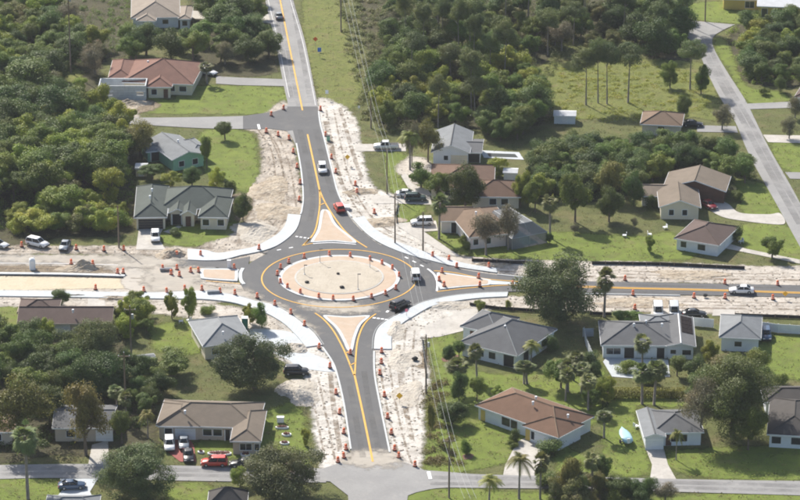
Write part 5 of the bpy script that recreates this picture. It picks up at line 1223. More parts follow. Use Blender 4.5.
# trees that stand on their own
for t in (
 ('broad', 28, 63, 104, 62, 'large rounded bush-like tree standing out at the left edge below the top wood'),
 ('broad', 20, 106, 128, 50, 'broad low tree just below the large rounded one at the left edge'), ('broad', 88, 106, 124, 44, 'broad low tree left of the side street\'s end'),
 ('dark', 136, 34, 60, 24, 'round dark tree at the left end of the row behind the red roof'), ('grey', 95, 42, 74, 30, 'greyish tree left of the red-roofed house'), ('bright', 81, 78, 92, 16, 'yellow-green small tree left of the block addition'),
 ('grey', 225, 41, 64, 25, 'pale grey-green tree in front of the dark clump by the main road'), ('palm', 207, 64, 84, 17, 'small tree beside the white car near the red-roofed house'),
 ('autumn', 140, 122, 158, 36, 'olive yellow tree left of the green-walled house'), ('grey', 128, 128, 160, 30, 'greyish tree at the wood\'s edge left of the green-walled house'),
 ('bright', 112, 168, 202, 34, 'bright green tree at the wood\'s edge left of the dark greenish roof'), ('bright', 66, 186, 216, 40, 'bright green low tree in the middle of the left wood\'s edge'), ('bright', 90, 205, 228, 30, 'bright low tree behind the parked cars at left'), ('bright', 36, 210, 232, 40, 'yellowish low tree behind the slanted white wagon'), ('bright', 108, 208, 232, 28, 'light green low tree behind the utility pole at left'),
 ('broad', 152, 165, 180, 24, 'small green tree behind the dark greenish roof'), ('bright', 172, 172, 186, 20, 'yellow-green shrub between the green-walled and dark-roofed houses'), ('dark', 192, 168, 186, 20, 'small dark tree right of the yellow-green shrub below the green-walled house'), ('broad', 207, 138, 170, 15, 'narrow tree at the right corner of the green-walled house'),
 ('bright', 217, 168, 192, 20, 'light green tree on the lawn right of the green-walled house'), ('dark', 231, 181, 196, 14, 'small dark bush above the lone conifer'), ('dark', 243, 195, 221, 19, 'lone dark conifer right of the dark greenish roofed house'), ('broad', 225, 123, 140, 20, 'small round tree by the side street corner'),
 ('shrub', 218, 218, 226, 10, 'small shrub at the front corner of the dark greenish roofed house'), ('darkshrub', 175, 228, 234, 14, 'low dark shrub beside the garage of the dark greenish house'),
 ('grey', 412, 124, 168, 20, 'wispy tree left of the white gabled house'), ('coco', 410, 128, 170, 30, 'coconut palm left of the white gabled house'), ('autumn', 428, 122, 162, 30, 'yellow-green bushy tree in front of the white gabled house'),
 ('broad', 421, 162, 188, 25, 'small green tree by the curved path left of the brown roof'), ('broad', 437, 172, 203, 27, 'medium green tree left of the round dark green tree'), ('dark', 465, 167, 209, 35, 'round dark green tree before the brown-roofed cream house'), ('palm', 439, 197, 239, 21, 'fan palm at the left corner of the pinkish house'),
 ('grey', 486, 214, 255, 36, 'sparse greyish tree in front of the pinkish house'), ('grey', 508, 207, 250, 24, 'sparse greyish tree between the pinkish house and the pool cage'), ('shrub', 463, 236, 245, 8, 'shrub at the left wall of the pinkish house'), ('shrub', 467, 241, 249, 8, 'shrub at the near left corner of the pinkish house'),
 ('bright', 499, 158, 176, 22, 'light bush between the swimming pool and the white shed'), ('bright', 520, 170, 206, 24, 'yellow-green tree right of the white shed'), ('broad', 535, 180, 212, 26, 'green tree behind the pool cage'), ('broad', 575, 170, 222, 34, 'dark green tree with a bare trunk on the lawn\'s upper edge'),
 ('palm', 550, 196, 238, 19, 'fan palm right of the pool cage'), ('grey', 575, 223, 233, 10, 'small grey bush on the lawn right of the pool cage'), ('dark', 549, 233, 243, 8, 'little dark bush at the pool cage corner'),
 ('autumn', 612, 161, 198, 32, 'pinkish yellow tree left of the brown gabled house'), ('dark', 609, 189, 222, 27, 'dark green tree below the pinkish yellow one'), ('dark', 634, 173, 206, 22, 'dark conifer at the left wing of the brown gabled house'), ('darkshrub', 652, 196, 208, 12, 'dark bush at the front left of the brown gabled house'), ('grey', 634, 217, 228, 9, 'small grey bush on the wide lawn'), ('bright', 649, 236, 252, 11, 'upright yellow-green shrub on the wide lawn'),
 ('broad', 772, 235, 258, 26, 'round green bush right of the grey-brown hip-roofed house'), ('darkshrub', 736, 228, 240, 14, 'dark shrub at the right end of the grey-brown hip-roofed house'), ('darkshrub', 738, 190, 200, 14, 'low shrub on the lawn right of the brown gabled house'), ('grey', 732, 186, 196, 10, 'greyish shrub right of the brown garage door'),
 ('pine', 586, 52, 105, 24, 'leftmost tall pine at the edge of the green field'), ('pine', 607, 46, 104, 26, 'middle tall pine on the green field'), ('pine', 628, 44, 103, 30, 'rightmost tall pine on the green field'), ('pine', 598, 40, 103, 24, 'tall pine just right of the leftmost one on the field'),
 ('pine', 690, 41, 90, 28, 'slender pine beside the bend of the east street'), ('broad', 670, 62, 88, 21, 'small dark tree left of the slender pine'), ('broad', 701, 65, 94, 19, 'small tree right of the slender pine by the street'), ('dark', 683, 95, 119, 17, 'dark round tree above the small orange-brown roof'), ('grey', 722, 104, 130, 24, 'greyish tree at the left edge of the east street'),
 ('dark', 780, 76, 92, 13, 'small dark conifer left of the house at the right edge'), ('grey', 789, 116, 139, 19, 'dark leafless-looking tree by the driveway at the right edge'), ('shrub', 764, 88, 95, 10, 'reddish low shrub on the verge of the east street'), ('grey', 795, 96, 118, 18, 'greyish tree at the right edge over the verge'),
 ('oak', 558, 257, 319, 92, 'big spreading greyish oak beside the east road'), ('palm', 604, 271, 317, 25, 'fan palm right of the big oak'), ('bright', 479, 300, 311, 11, 'small yellow-green bush behind the dark grey hip roof'), ('brightshrub', 508, 301, 309, 7, 'tiny bush on the verge by the big oak'),
 ('broad', 627, 310, 324, 27, 'dark bushy shrub behind the solar-panel house'), ('palm', 642, 336, 379, 21, 'round-headed fan palm in front of the solar-panel house'), ('brightshrub', 628, 361, 371, 20, 'yellow-green hedge bush on the patio left of the fan palm'), ('brightshrub', 656, 362, 372, 20, 'yellow-green hedge bush on the patio right of the fan palm'), ('shrub', 645, 372, 383, 22, 'bush below the round-headed fan palm'), ('broad', 677, 357, 376, 24, 'bushy tree at the right front of the solar-panel house'), ('bright', 709, 337, 364, 22, 'green tree between the two grey-roofed houses'), ('autumn', 726, 356, 380, 38, 'broad tree in front of the small grey hip-roofed house'), ('shrub', 782, 374, 384, 14, 'shrub on the lawn at the right edge'),
 ('palm', 477, 345, 380, 20, 'fan palm before the front wall of the dark grey hip-roofed house'), ('palm', 527, 362, 384, 23, 'fan palm below the right corner of the dark grey hip-roofed house'), ('palm', 568, 362, 392, 24, 'fan palm on the lawn right of the dark grey hip-roofed house'), ('palm', 458, 361, 392, 27, 'fan palm at the lower left of the dark grey hip-roofed house'), ('dark', 449, 346, 362, 14, 'small dark tree on the mulch bed'), ('broad', 459, 342, 358, 16, 'small bushy tree at the left corner of the dark grey roof'), ('coco', 531, 340, 364, 26, 'small feathery palm at the right front of the dark grey hip-roofed house'), ('darkshrub', 551, 334, 350, 15, 'dark bush at the right wall of the dark grey hip-roofed house'),
 ('dark', 459, 372, 404, 21, 'dark tree above the lawn of the brown-roofed white house'), ('broad', 477, 378, 401, 20, 'green tree at the back left corner of the brown-roofed white house'), ('dark', 452, 402, 424, 34, 'dark spreading bush by the power line'), ('shrub', 466, 441, 454, 11, 'small round shrub in the mulch ring'), ('darkshrub', 514, 430, 442, 12, 'dark shrub at the head of the broad pale driveway'), ('shrub', 512, 441, 447, 10, 'low shrub left of the broad pale driveway'), ('darkshrub', 552, 441, 453, 26, 'dark bush under the garage corner of the brown-roofed white house'),
 ('bright', 499, 386, 398, 16, 'small light tree behind the brown-roofed white house'), ('palm', 524, 362, 384, 18, 'fan palm behind the brown-roofed white house'), ('palm', 588, 376, 410, 22, 'fan palm among the garden clump'),
 ('coco', 519, 449, 499, 32, 'coconut palm at the bottom edge by the broad driveway'), ('coco', 489, 474, 503, 34, 'low feathery palm left of the coconut palm at the bottom edge'), ('palm', 540, 454, 499, 20, 'fan palm just right of the coconut palm'), ('autumn', 572, 456, 500, 28, 'yellowing tree at the bottom edge'), ('palm', 592, 452, 498, 20, 'dark fan palm right of the yellowing tree at the bottom'), ('palm', 604, 410, 438, 20, 'fan palm left of the light blue boat'), ('broad', 601, 452, 482, 22, 'dark tree left of the grey driveway at the bottom'), ('grey', 665, 482, 503, 26, 'sparse grey shrub at the bottom of the grey driveway'), ('dark', 620, 478, 502, 26, 'dark pointed bush, left of two at the bottom edge'), ('dark', 637, 480, 503, 24, 'dark pointed bush, right of two at the bottom edge'),
 ('fig', 732, 358, 436, 94, 'very tall dense tree in front of the house at lower right'), ('grey', 700, 380, 442, 40, 'tall greyish tree on the left of the very tall dense one'), ('broad', 748, 402, 450, 34, 'tree on the right front of the very tall dense one'), ('coco', 676, 427, 460, 20, 'short yellow-green palm in front of the pale grey roof'), ('palm', 642, 366, 404, 24, 'fan palm left of the pair before the clipped hedge'), ('palm', 654, 364, 405, 24, 'fan palm right of the pair before the clipped hedge'), ('shrub', 785, 432, 445, 12, 'shrub before the dark brown roofed house'), ('bright', 607, 376, 402, 20, 'green bush at the left end of the clipped hedge'),
 ('autumn', 22, 378, 446, 66, 'large olive yellow tree at the lower left edge'), ('autumn', 86, 384, 455, 52, 'tall olive yellow tree before the half-hidden grey roof'), ('palm', 28, 423, 499, 30, 'tall fan palm at the bottom left by the street'), ('oak', 138, 449, 496, 74, 'wide dark oak covering the bottom street at left'), ('palm', 135, 448, 490, 24, 'fan palm standing in front of the wide dark oak'), ('broad', 122, 412, 444, 26, 'bushy tree left of the tan ranch house'), ('coco', 148, 408, 438, 24, 'feathery palm at the left wall of the tan ranch house'), ('dark', 108, 356, 396, 44, 'dark tree behind the half-hidden grey roof'), ('oak', 98, 322, 370, 62, 'big dark oak in front of the long brown-roofed house'), ('bright', 46, 318, 346, 22, 'yellow-green tree at the front wall of the long brown-roofed house'), ('broad', 60, 340, 370, 34, 'green tree left of the big dark oak'), ('dark', 60, 290, 305, 21, 'round clipped dark bush behind the long brown-roofed house'),
 ('bright', 122, 302, 326, 20, 'light green tree at the right end of the long brown-roofed house'), ('bright', 142, 298, 324, 24, 'light green tree right of the utility pole'), ('bright', 172, 292, 319, 18, 'narrow light green tree, left of the pair by the sidewalk'), ('bright', 189, 284, 319, 18, 'narrow light green tree, right of the pair by the sidewalk'), ('broad', 172, 350, 376, 50, 'wide green bush at the bottom of the left lawn'), ('broad', 262, 303, 328, 20, 'bushy shrub behind the small grey hip-roofed house'), ('bright', 250, 304, 324, 16, 'small light tree behind the small grey hip-roofed house'), ('brightshrub', 205, 340, 352, 12, 'yellowish shrub at the wall of the small grey hip-roofed house'), ('shrub', 208, 305, 314, 14, 'low bush at the verge above the small grey hip-roofed house'),
 ('dark', 50, 386, 424, 36, 'dark tree between the two large olive yellow trees'), ('oak', 254, 336, 388, 76, 'big dark oak below the small grey hip-roofed house'), ('oak', 287, 449, 496, 84, 'big dark oak at the bottom edge left of the south road'), ('bright', 240, 466, 486, 18, 'light green bush at the left of the big bottom oak'), ('shrub', 120, 466, 482, 22, 'bush at the left foot of the wide dark oak'), ('autumn', 430, 402, 440, 10, 'thin yellowing sapling by the power line'), ('bright', 305, 428, 446, 10, 'small green weed bush by the sandy verge')):
    T(*t)

# undergrowth nobody could count
def undergrowth(poly, n, size, hmax, mat, label, seed):
    q = random.Random(seed); P, O = [], []
    xs = [p[0] for p in poly]; ys = [p[1] for p in poly]; c = 0
    while c < n:
        x, y = q.uniform(min(xs), max(xs)), q.uniform(min(ys), max(ys))
        if not inside(poly, x, y): continue
        c += 1; p = g(x, y); r = q.uniform(.5, 1.5); h = q.uniform(.3, hmax)
        s = sphere_dirs(80); s[:, 2] = abs(s[:, 2])
        P.append(np.array([p.x, p.y, 0.05]) + s * np.array([r, r, h]) * nr.uniform(.6, 1.05, 80)[:, None]); O.append(s)
    me = leaf_cloud(np.concatenate(P), np.concatenate(O), size, 'undergrowth', LM[mat])
    o = link('undergrowth', me); o['kind'] = 'stuff'; tag(o, label, 'undergrowth')
undergrowth([(-25, 0), (128, 0), (128, 50), (98, 62), (60, 72), (58, 104), (118, 120), (132, 180), (130, 228), (-25, 234)], 1100, .24, 1.8, 'broad', 'tangled undergrowth beneath the woods along the left edge', 1)
undergrowth([(374, 0), (690, 0), (684, 50), (560, 62), (548, 90), (556, 122), (500, 130), (440, 126), (380, 136), (362, 100)], 1800, .24, 2.2, 'scrub', 'brownish undergrowth of the central wood', 2)
undergrowth([(540, 160), (690, 148), (735, 155), (756, 180), (690, 172), (640, 190), (600, 200), (536, 204)], 400, .24, 1.6, 'broad', 'green undergrowth of the thicket behind the brown gabled house', 3)
undergrowth([(728, 30), (830, 14), (830, 84), (746, 84)], 300, .24, 1.6, 'bright', 'tangled growth of the top right thicket', 4)
undergrowth([(420, 390), (446, 372), (450, 420), (462, 466), (422, 468), (430, 430)], 110, .22, .6, 'autumn', 'yellowish weeds along the sandy verge below the power line', 5)
undergrowth([(336, 0), (374, 0), (384, 100), (390, 130), (364, 122), (350, 60)], 180, .3, 1.1, 'scrub', 'scrub along the power line right of the main road', 6)
undergrowth([(555, 66), (690, 66), (712, 100), (690, 120), (560, 122)], 260, .2, .35, 'bright', 'rough weeds of the green field', 7)
undergrowth([(-20, 345), (110, 345), (120, 395), (150, 405), (150, 440), (-20, 450)], 220, .35, 1.2, 'dark', 'shady undergrowth at the lower left edge', 8)

# grass tufts and clods: texture nobody could count
def in_polys(X, Y, polys):
    hit = np.zeros(len(X), bool)
    for poly in polys:
        c = np.zeros(len(X), bool); n = len(poly)
        for i in range(n):
            (x1, y1), (x2, y2) = poly[i], poly[i - 1]
            if y1 == y2: continue
            c ^= ((y1 > Y) != (y2 > Y)) & (X < (x2 - x1) * (Y - y1) / (y2 - y1) + x1)
        hit |= c
    return hit
def tufts(n, size, mat, label, seed, per=5):
    q = np.random.default_rng(seed); X, Y = q.uniform(-30, 830, n), q.uniform(-10, 515, n)
    hole = [[(339.2 + 103 * math.cos(t / 8 * math.pi), 278.5 + 37 * math.sin(t / 8 * math.pi)) for t in range(16)]]
    k = ~in_polys(X, Y, NOGRASS + hole)
    Pw = np.array([tuple(g(x, y, .05)) for x, y in zip(X[k], Y[k])])
    Pw = np.repeat(Pw, per, 0); Pw[:, :2] += q.normal(0, size * 1.3, (len(Pw), 2)); Pw[:, 2] += q.uniform(0, size * .7, len(Pw))
    o = link('grass_tufts', leaf_cloud(Pw, q.normal(0, .4, Pw.shape) + np.array([0, 0, .5]), size, 'grass_tufts', mat)); o['kind'] = 'stuff'; tag(o, label, 'grass')
tufts(9000, .24, leaf_mat('tuft_green', (.10, .12, .028)), 'darker green tufts scattered through the grass and lawns', 31)
tufts(7000, .22, leaf_mat('tuft_dry', (.20, .175, .06)), 'straw-coloured tufts scattered through the grass and lawns', 32)
def clods(n, seed):
    q = np.random.default_rng(seed); X, Y = q.uniform(-30, 830, n), q.uniform(95, 475, n)
    k = in_polys(X, Y, SANDS) & ~in_polys(X, Y, HARD); V = []; Fc = []
    for x, y in zip(X[k], Y[k]):
        p = g(x, y, .04); r = q.uniform(.1, .34) ** 1.0; b0 = len(V)
        for (a, b, c) in ((1, 0, 0), (0, 1, 0), (-1, 0, 0), (0, -1, 0), (0, 0, 1)):
            s = r * q.uniform(.7, 1.3); V.append((p.x + a * s + q.normal(0, .03), p.y + b * s, p.z + c * s * .6))
        Fc += [[b0, b0 + 1, b0 + 4], [b0 + 1, b0 + 2, b0 + 4], [b0 + 2, b0 + 3, b0 + 4], [b0 + 3, b0, b0 + 4]]
    o = link('sand_clods', mesh('sand_clods', V, Fc, surf('clod', [(1.0, [(.3, (.26, .21, .15)), (.7, (.48, .42, .34))])], .95))); o['kind'] = 'stuff'; tag(o, 'clods and rubble strewn over the dug sand', 'clods')
clods(16000, 33)

# clipped hedge
def hedge():
    a, b = g(606, 397), g(685, 397); root = tag(link('clipped_hedge', None, None, (a + b) / 2), 'clipped yellow-green hedge behind the pale grey roofed house', 'hedge')
    L_ = (b - a).length; n = 5200
    P = np.stack([nr.uniform(-L_ / 2, L_ / 2, n), nr.uniform(-.7, .7, n), nr.uniform(.1, 1.6, n)], 1)
    O = P * np.array([.0, 1.4, 1.0]); face = nr.integers(0, 3, n)
    P[face == 0, 2] = 1.6 + nr.normal(0, .06, (face == 0).sum()); P[face == 1, 1] = -.7 + nr.normal(0, .06, (face == 1).sum())
    link('foliage', leaf_cloud(P, O, .26, 'foliage', leaf_mat('hedge_leaves', (.28, .30, .04), warm=(.30, .31, .05))), root)
    m = MB()
    for i in range(14): m.tube([(-L_ / 2 + (i + .5) * L_ / 14, 0, 0), (-L_ / 2 + (i + .5) * L_ / 14, 0, 1.3)], .05, 4)
    m.build('stems', M['bark'], root)
hedge()

# ------------------------------------------------------------------ traffic barrels
def barrel_parts():
    b = MB().lathe([(.31, .06), (.30, .3), (.27, .32), (.27, .6), (.25, .62), (.235, .92), (.2, 1.0), (.1, 1.02)], 12).data('body', M['orange'], True)
    w1 = MB().lathe([(.308, .25), (.306, .31), (.283, .31), (.283, .25)], 12).data('white_band', M['white_band'])
    w2 = MB().lathe([(.279, .57), (.276, .63), (.25, .63), (.25, .57)], 12).data('white_band', M['white_band'])
    f = MB().lathe([(.42, 0), (.42, .05), (.32, .09)], 12).data('base', M['rubber'])
    h = MB().tube([(-.1, 0, 1.0), (-.08, 0, 1.12), (.08, 0, 1.12), (.1, 0, 1.0)], .025, 5).data('handle', M['orange'])
    return (('body', b), ('white_band', w1), ('white_band', w2), ('base', f), ('handle', h))
BP = barrel_parts()
def barrels(pts, where, z=None):
    for i, (x, y) in enumerate(pts):
        p = g(x, y)
        lb = ('orange traffic barrel, ' + ORD[i] + ' ' + where) if len(pts) > 1 else 'orange traffic barrel ' + where
        o = thing('traffic_barrel', lb, 'traffic barrel', (p.x, p.y, ZR + .03 if z is None else z), rng.uniform(0, 6), 'orange traffic barrels of the roadworks')
        o.scale = (1.02, 1.02, 1.02)
        o.rotation_euler = (rng.uniform(-.07, .07), rng.uniform(-.07, .07), rng.uniform(0, 6))
        for nm, d in BP: link(nm, d, o)
def zz(ox, oy, pts, k=4.0, dy=2.6): return [(ox + x / k, oy + y / k + dy) for x, y in pts]
barrels(zz(200, 250, [(322, 67), (355, 45), (417, 25), (518, 15), (601, 20), (681, 35), (728, 50), (769, 70), (797, 100), (783, 150), (743, 172), (687, 185), (614, 195), (532, 192), (475, 185), (401, 167), (349, 145), (323, 125), (310, 93)]), 'clockwise from far left round the central island')
barrels(zz(0, 250, [(652, 70), (685, 90), (708, 70), (718, 97), (763, 80), (795, 80)]), 'from left in the bunch by the western splitter island')
barrels([(234.5, 269.5)], 'at the right end of the western splitter island')
barrels(zz(200, 250, [(8, 155), (80, 165), (140, 172), (229, 185), (300, 215), (364, 250), (418, 297), (476, 387), (520, 465)]), 'from the left along the curving southwestern sidewalk', ZS)
barrels(zz(0, 250, [(576, 158), (668, 163), (740, 152)]), 'from the left before the narrow light green trees')
barrels(zz(0, 250, [(285, 48), (372, 52)]), 'from the left on the dirt heap right of the portable toilet')
barrels(zz(0, 250, [(470, 85), (493, 85)]), 'from the left of the close pair right of the dirt heap')
barrels([(95.5, 290)], 'at the head of the small concrete driveway on the left')
barrels(zz(0, 125, [(87, 478), (305, 490), (416, 495), (495, 493)]), 'from the left along the far side of the west road')
barrels([(177, 256.5), (200.5, 256)], 'from the left beside the northwestern sidewalk')
barrels(zz(200, 125, [(265, 22), (313, 35), (357, 50), (373, 103), (388, 163), (401, 227), (397, 295)]), 'from the far end left of the northern approach')
barrels([(259, 250.5)], 'alone on the northwestern sidewalk', ZS)
barrels(zz(200, 125, [(503, 35), (525, 125), (543, 183), (621, 233), (628, 263), (698, 345)]), 'from the far end right of the northern approach', .1)
barrels(zz(200, 0, [(285, 455), (334, 430)]), 'from the left at the side street corner')
barrels([(320.5, 111)], 'where the old and new road meet on the right')
barrels(zz(400, 250, [(130, 18), (195, 33), (226, 62), (356, 62)]), 'from the left along the northeastern sidewalk')
barrels(zz(400, 250, [(168, 85), (157, 118), (177, 140), (314, 107), (319, 140), (450, 138)]), 'from the left on the eastern splitter island', ZR + .17)
barrels(zz(600, 250, [(100, 112), (499, 127), (711, 133)]), 'from the left on the sand above the east road', .09)
barrels(zz(600, 250, [(132, 172), (376, 183), (500, 185), (692, 190)]), 'from the left along the near edge of the east road')
barrels(zz(600, 250, [(139, 228)]), 'alone on the sand behind the solar-panel house', .09)
barrels([(350.2, 355)], 'at the tip of the southern splitter island')
barrels(zz(200, 250, [(727, 402), (726, 445), (720, 490)]) + zz(200, 375, [(738, 78), (750, 165), (765, 228), (778, 293), (795, 322)]), 'from the top along the right side of the south road', .12)
barrels(zz(200, 375, [(545, 68), (558, 147), (575, 225), (585, 290), (576, 323), (552, 340)]), 'from the top along the left side of the south road', .12)
barrels([(415, 467)], 'alone at the bottom street corner', .12)

# ------------------------------------------------------------------ poles, wires, signs
def pole(x, yb, yt, label, arm=True, mat='pole_wood', transformer=False, r=.16):
    p = g(x, yb); h = (yb - yt) / (ppm(yb) * VCOS)
    o = thing('utility_pole', label, 'utility pole', (p.x, p.y, 0), 0, 'utility poles')
    MB().tube([(0, 0, -.3), (0, 0, h)], [r * 1.1, r * .75], 8).build('pole', M[mat], o, True)
    if arm:
        MB().box(-1.1, 1.1, -.06, .06, h - .75, h - .6).build('crossarm', M[mat], o)
        for s in (-1, 0, 1): MB().lathe([(.05, 0), (.08, .08), (.04, .22)], 6, (s * .95, 0, h - (.6 if s else .0))).build('insulator', M['white_trim'], o)
    if transformer: MB().lathe([(.2, 0), (.26, .06), (.26, .85), (.2, .95)], 10, (.42, -.1, h - 2.4)).build('transformer', M['metal_grey'], o)
    return Vector((p.x, p.y, h))
P = []
P.append(pole(341, 32, -32, 'utility pole at the top right of the main road'))
P.append(pole(371, 128, 98, 'utility pole at the lower end of the scrub right of the main road', False))
P.append(pole(387, 194, 150, 'slender utility pole left of the dark green SUV', False))
P.append(pole(395, 244, 194, 'wooden utility pole on the sand at the northeastern sidewalk'))
pole(423, 251, 212, 'wooden utility pole in front of the white SUV', False)
P.append(pole(426, 394, 334, 'utility pole at the sandy corner left of the dark grey hip roof', True, 'pole_wood', True))
P.append(pole(449, 498, 436, 'greenish utility pole by the bottom street', True))
pole(71, 73, -6, 'dark utility pole with a transformer in the top left wood', True, 'pole_wood', True)
pole(119, 248, 206, 'wooden utility pole left of the dark greenish roofed house', False)
pole(132, 374, 306, 'utility pole with a grey transformer right of the long brown-roofed house', True, 'pole_wood', True)
pole(126, 419, 352, 'utility pole left of the tan ranch house', True)
pole(705, 22, -15, 'thin pole on the grass at the top of the east street', False)
def wire(a, b, sag, label):
    pts = [a.lerp(b, t / 14) - Vector((0, 0, sag * 4 * (t / 14) * (1 - t / 14))) for t in range(15)]
    o = MB().tube(pts, .018, 4).build('power_line', M['metal_grey']); tag(o, label, 'power line', 'overhead wires')
spans = [(P[0], P[1], 'above the scrub right of the main road'), (P[1], P[2], 'above the white pickup\'s driveway'), (P[2], P[3], 'left of the dark green SUV'), (P[3], P[4], 'across the eastern side of the roundabout'), (P[4], P[5], 'over the yellowish weeds')]
for a, b, w in spans:
    for s, nm in ((-.95, 'left'), (0, 'middle'), (.95, 'right')):
        wire(a + Vector((s, 0, -.35 if s else .2)), b + Vector((s, 0, -.35 if s else .2)), .7, nm + ' overhead wire ' + w)
e6 = g(470, 560); e6.z = 11
for s, nm in ((-.95, 'left'), (0, 'middle'), (.95, 'right')): wire(P[5] + Vector((s, 0, -.35 if s else .2)), e6 + Vector((s, 0, 0)), .6, nm + ' overhead wire leaving over the bottom edge')
def lamp(x, yb, yt, label, z=ZR + .26):
    p = g(x, yb); h = (yb - yt) / (ppm(yb) * VCOS)
    o = thing('lamp_post', label, 'lamp post', (p.x, p.y, z), 0, 'island lamp posts')
    MB().tube([(0, 0, 0), (0, 0, h)], [.06, .04], 8).build('post', M['metal_grey'], o, True)
    MB().lathe([(.2, 0), (.2, .08), (.1, .1)], 10).build('base', M['metal_grey'], o); MB().box(-.08, .55, -.12, .12, h - .04, h + .08).build('lamp_head', M['black'], o)
lamp(320, 264, 250.5, 'thin lamp post at the far edge of the central island', ZR + .17); lamp(358, 291, 276, 'thin lamp post at the near right of the central island'); lamp(370, 269, 259, 'short thin post at the far right of the central island', ZR + .17); lamp(304.5, 276, 267, 'short thin post at the left of the central island')
def sign(x, yb, yt, shape, col, label, w=.75):
    p = g(x, yb); h = (yb - yt) / (ppm(yb) * VCOS)
    o = thing('road_sign', label, 'sign', (p.x, p.y, .05))
    MB().tube([(0, 0, 0), (0, 0, h)], .035, 6).build('post', M['metal_grey'], o)
    m = MB(); zc = h - w * .6
    if shape == 'd': pts = [(0, zc - w * .7), (w * .7, zc), (0, zc + w * .7), (-w * .7, zc)]
    else: pts = [(-w / 2, zc - w * .6), (w / 2, zc - w * .6), (w / 2, zc + w * .6), (-w / 2, zc + w * .6)]
    n = len(m.v); m.v += [Vector((a, -.05, b)) for a, b in pts] + [Vector((a, -.03, b)) for a, b in pts]
    m.f += [[0, 1, 2, 3], [7, 6, 5, 4], [0, 4, 5, 1], [1, 5, 6, 2], [2, 6, 7, 3], [3, 7, 4, 0]]
    m.build('sign_panel', PM('sign_' + label.split()[0], col), o)
sign(315.5, 50, 37.5, 'd', (.85, .16, .04), 'orange diamond sign on the grass right of the main road', .85)
sign(319.5, 57, 48, 'r', (.05, .2, .75), 'blue sign on the grass below the orange diamond sign', .85)
sign(327, 100, 90.5, 'r', (.75, .8, .85), 'small white sign on the grass right of the main road', .7)
sign(347.5, 166, 155, 'd', (.85, .5, .03), 'yellow diamond sign on the white sand by the northern approach', .85)
sign(785, 300, 291.5, 'd', (.85, .45, .03), 'yellow diamond sign beside the east road near the right edge', .8)
sign(399.5, 404, 393, 'd', (.85, .5, .03), 'yellow diamond sign on the sand right of the south road', .9)
sign(406.5, 317, 309, 'r', (.8, .2, .28), 'small pinkish sign by the black car on the southeastern sidewalk', .5)
sign(359, 114, 106, 'r', (.75, .78, .8), 'small white sign at the scrub\'s lower edge', .5)

# ------------------------------------------------------------------ fences
def picket(pts, h, label, board='white_trim', step=1.9, name='white_fence', posts=True):
    Wp = [g(*p) for p in pts]
    o = thing(name, label, 'fence', Wp[0])
    for a, b in zip(Wp, Wp[1:]):
        d = b - a; n = max(1, int(d.length / step)); ang = math.atan2(d.y, d.x)
        for i in range(n):
            p, q = a.lerp(b, i / n) - Wp[0], a.lerp(b, (i + 1) / n) - Wp[0]; ln = (q - p).length
            Mx = Matrix.Translation(p) @ Matrix.Rotation(ang, 4, 'Z')
            hh = h * rng.uniform(.97, 1.03) if name == 'silt_fence' else h
            MB().box(.07, ln - .07, -.03, .03, .05, hh, Mx).build('panel', M[board], o)
            MB().box(-.07, .07, -.07, .07, 0, h + .12, Mx).build('post', M[board if name != 'silt_fence' else 'pole_wood'], o)
picket([(692, 326), (714, 328)], 1.8, 'white board fence between the two grey-roofed houses')
picket([(757, 330), (778, 333), (812, 335)], 1.8, 'white board fence right of the small grey hip-roofed house')
picket([(584, 336), (586, 346), (592, 360), (597, 374)], 1.7, 'pale fence left of the solar-panel house', 'concrete')
picket([(583, 337), (594, 336.5)], 1.7, 'short pale fence panel behind the left of the solar-panel house', 'concrete', 1.2)
picket([(472, 261.5), (484, 262), (510, 264), (540, 264.5)], .7, 'black silt fence between the pinkish house and the oak', 'black_fabric', 2.4, 'silt_fence')
picket([(592, 264.5), (660, 265.5), (745, 269.5)], .7, 'black silt fence along the sand above the east road', 'black_fabric', 2.4, 'silt_fence')
picket([(470, 306), (500, 310), (540, 312.5)], .7, 'black silt fence behind the dark grey hip-roofed house', 'black_fabric', 2.4, 'silt_fence')
picket([(590, 315), (612, 316)], .7, 'short black silt fence by the fan palm right of the oak', 'black_fabric', 2.4, 'silt_fence')
picket([(735, 316.5), (815, 319.5)], .7, 'black silt fence along the sand at the right edge', 'black_fabric', 2.4, 'silt_fence')
picket([(422, 340), (424, 362), (426, 378)], .6, 'black silt fence beside the sandy corner below the southeastern sidewalk', 'black_fabric', 2.4, 'silt_fence')
picket([(398, 205), (396, 215), (397, 224)], .6, 'dark silt fence by the wooden pole near the dark green SUV', 'black_fabric', 2.4, 'silt_fence')
picket([(0, 275.8), (60, 276.6), (124, 278.4)], .25, 'low dark forming boards along the new western kerb', 'black_fabric', 3.0, 'silt_fence')

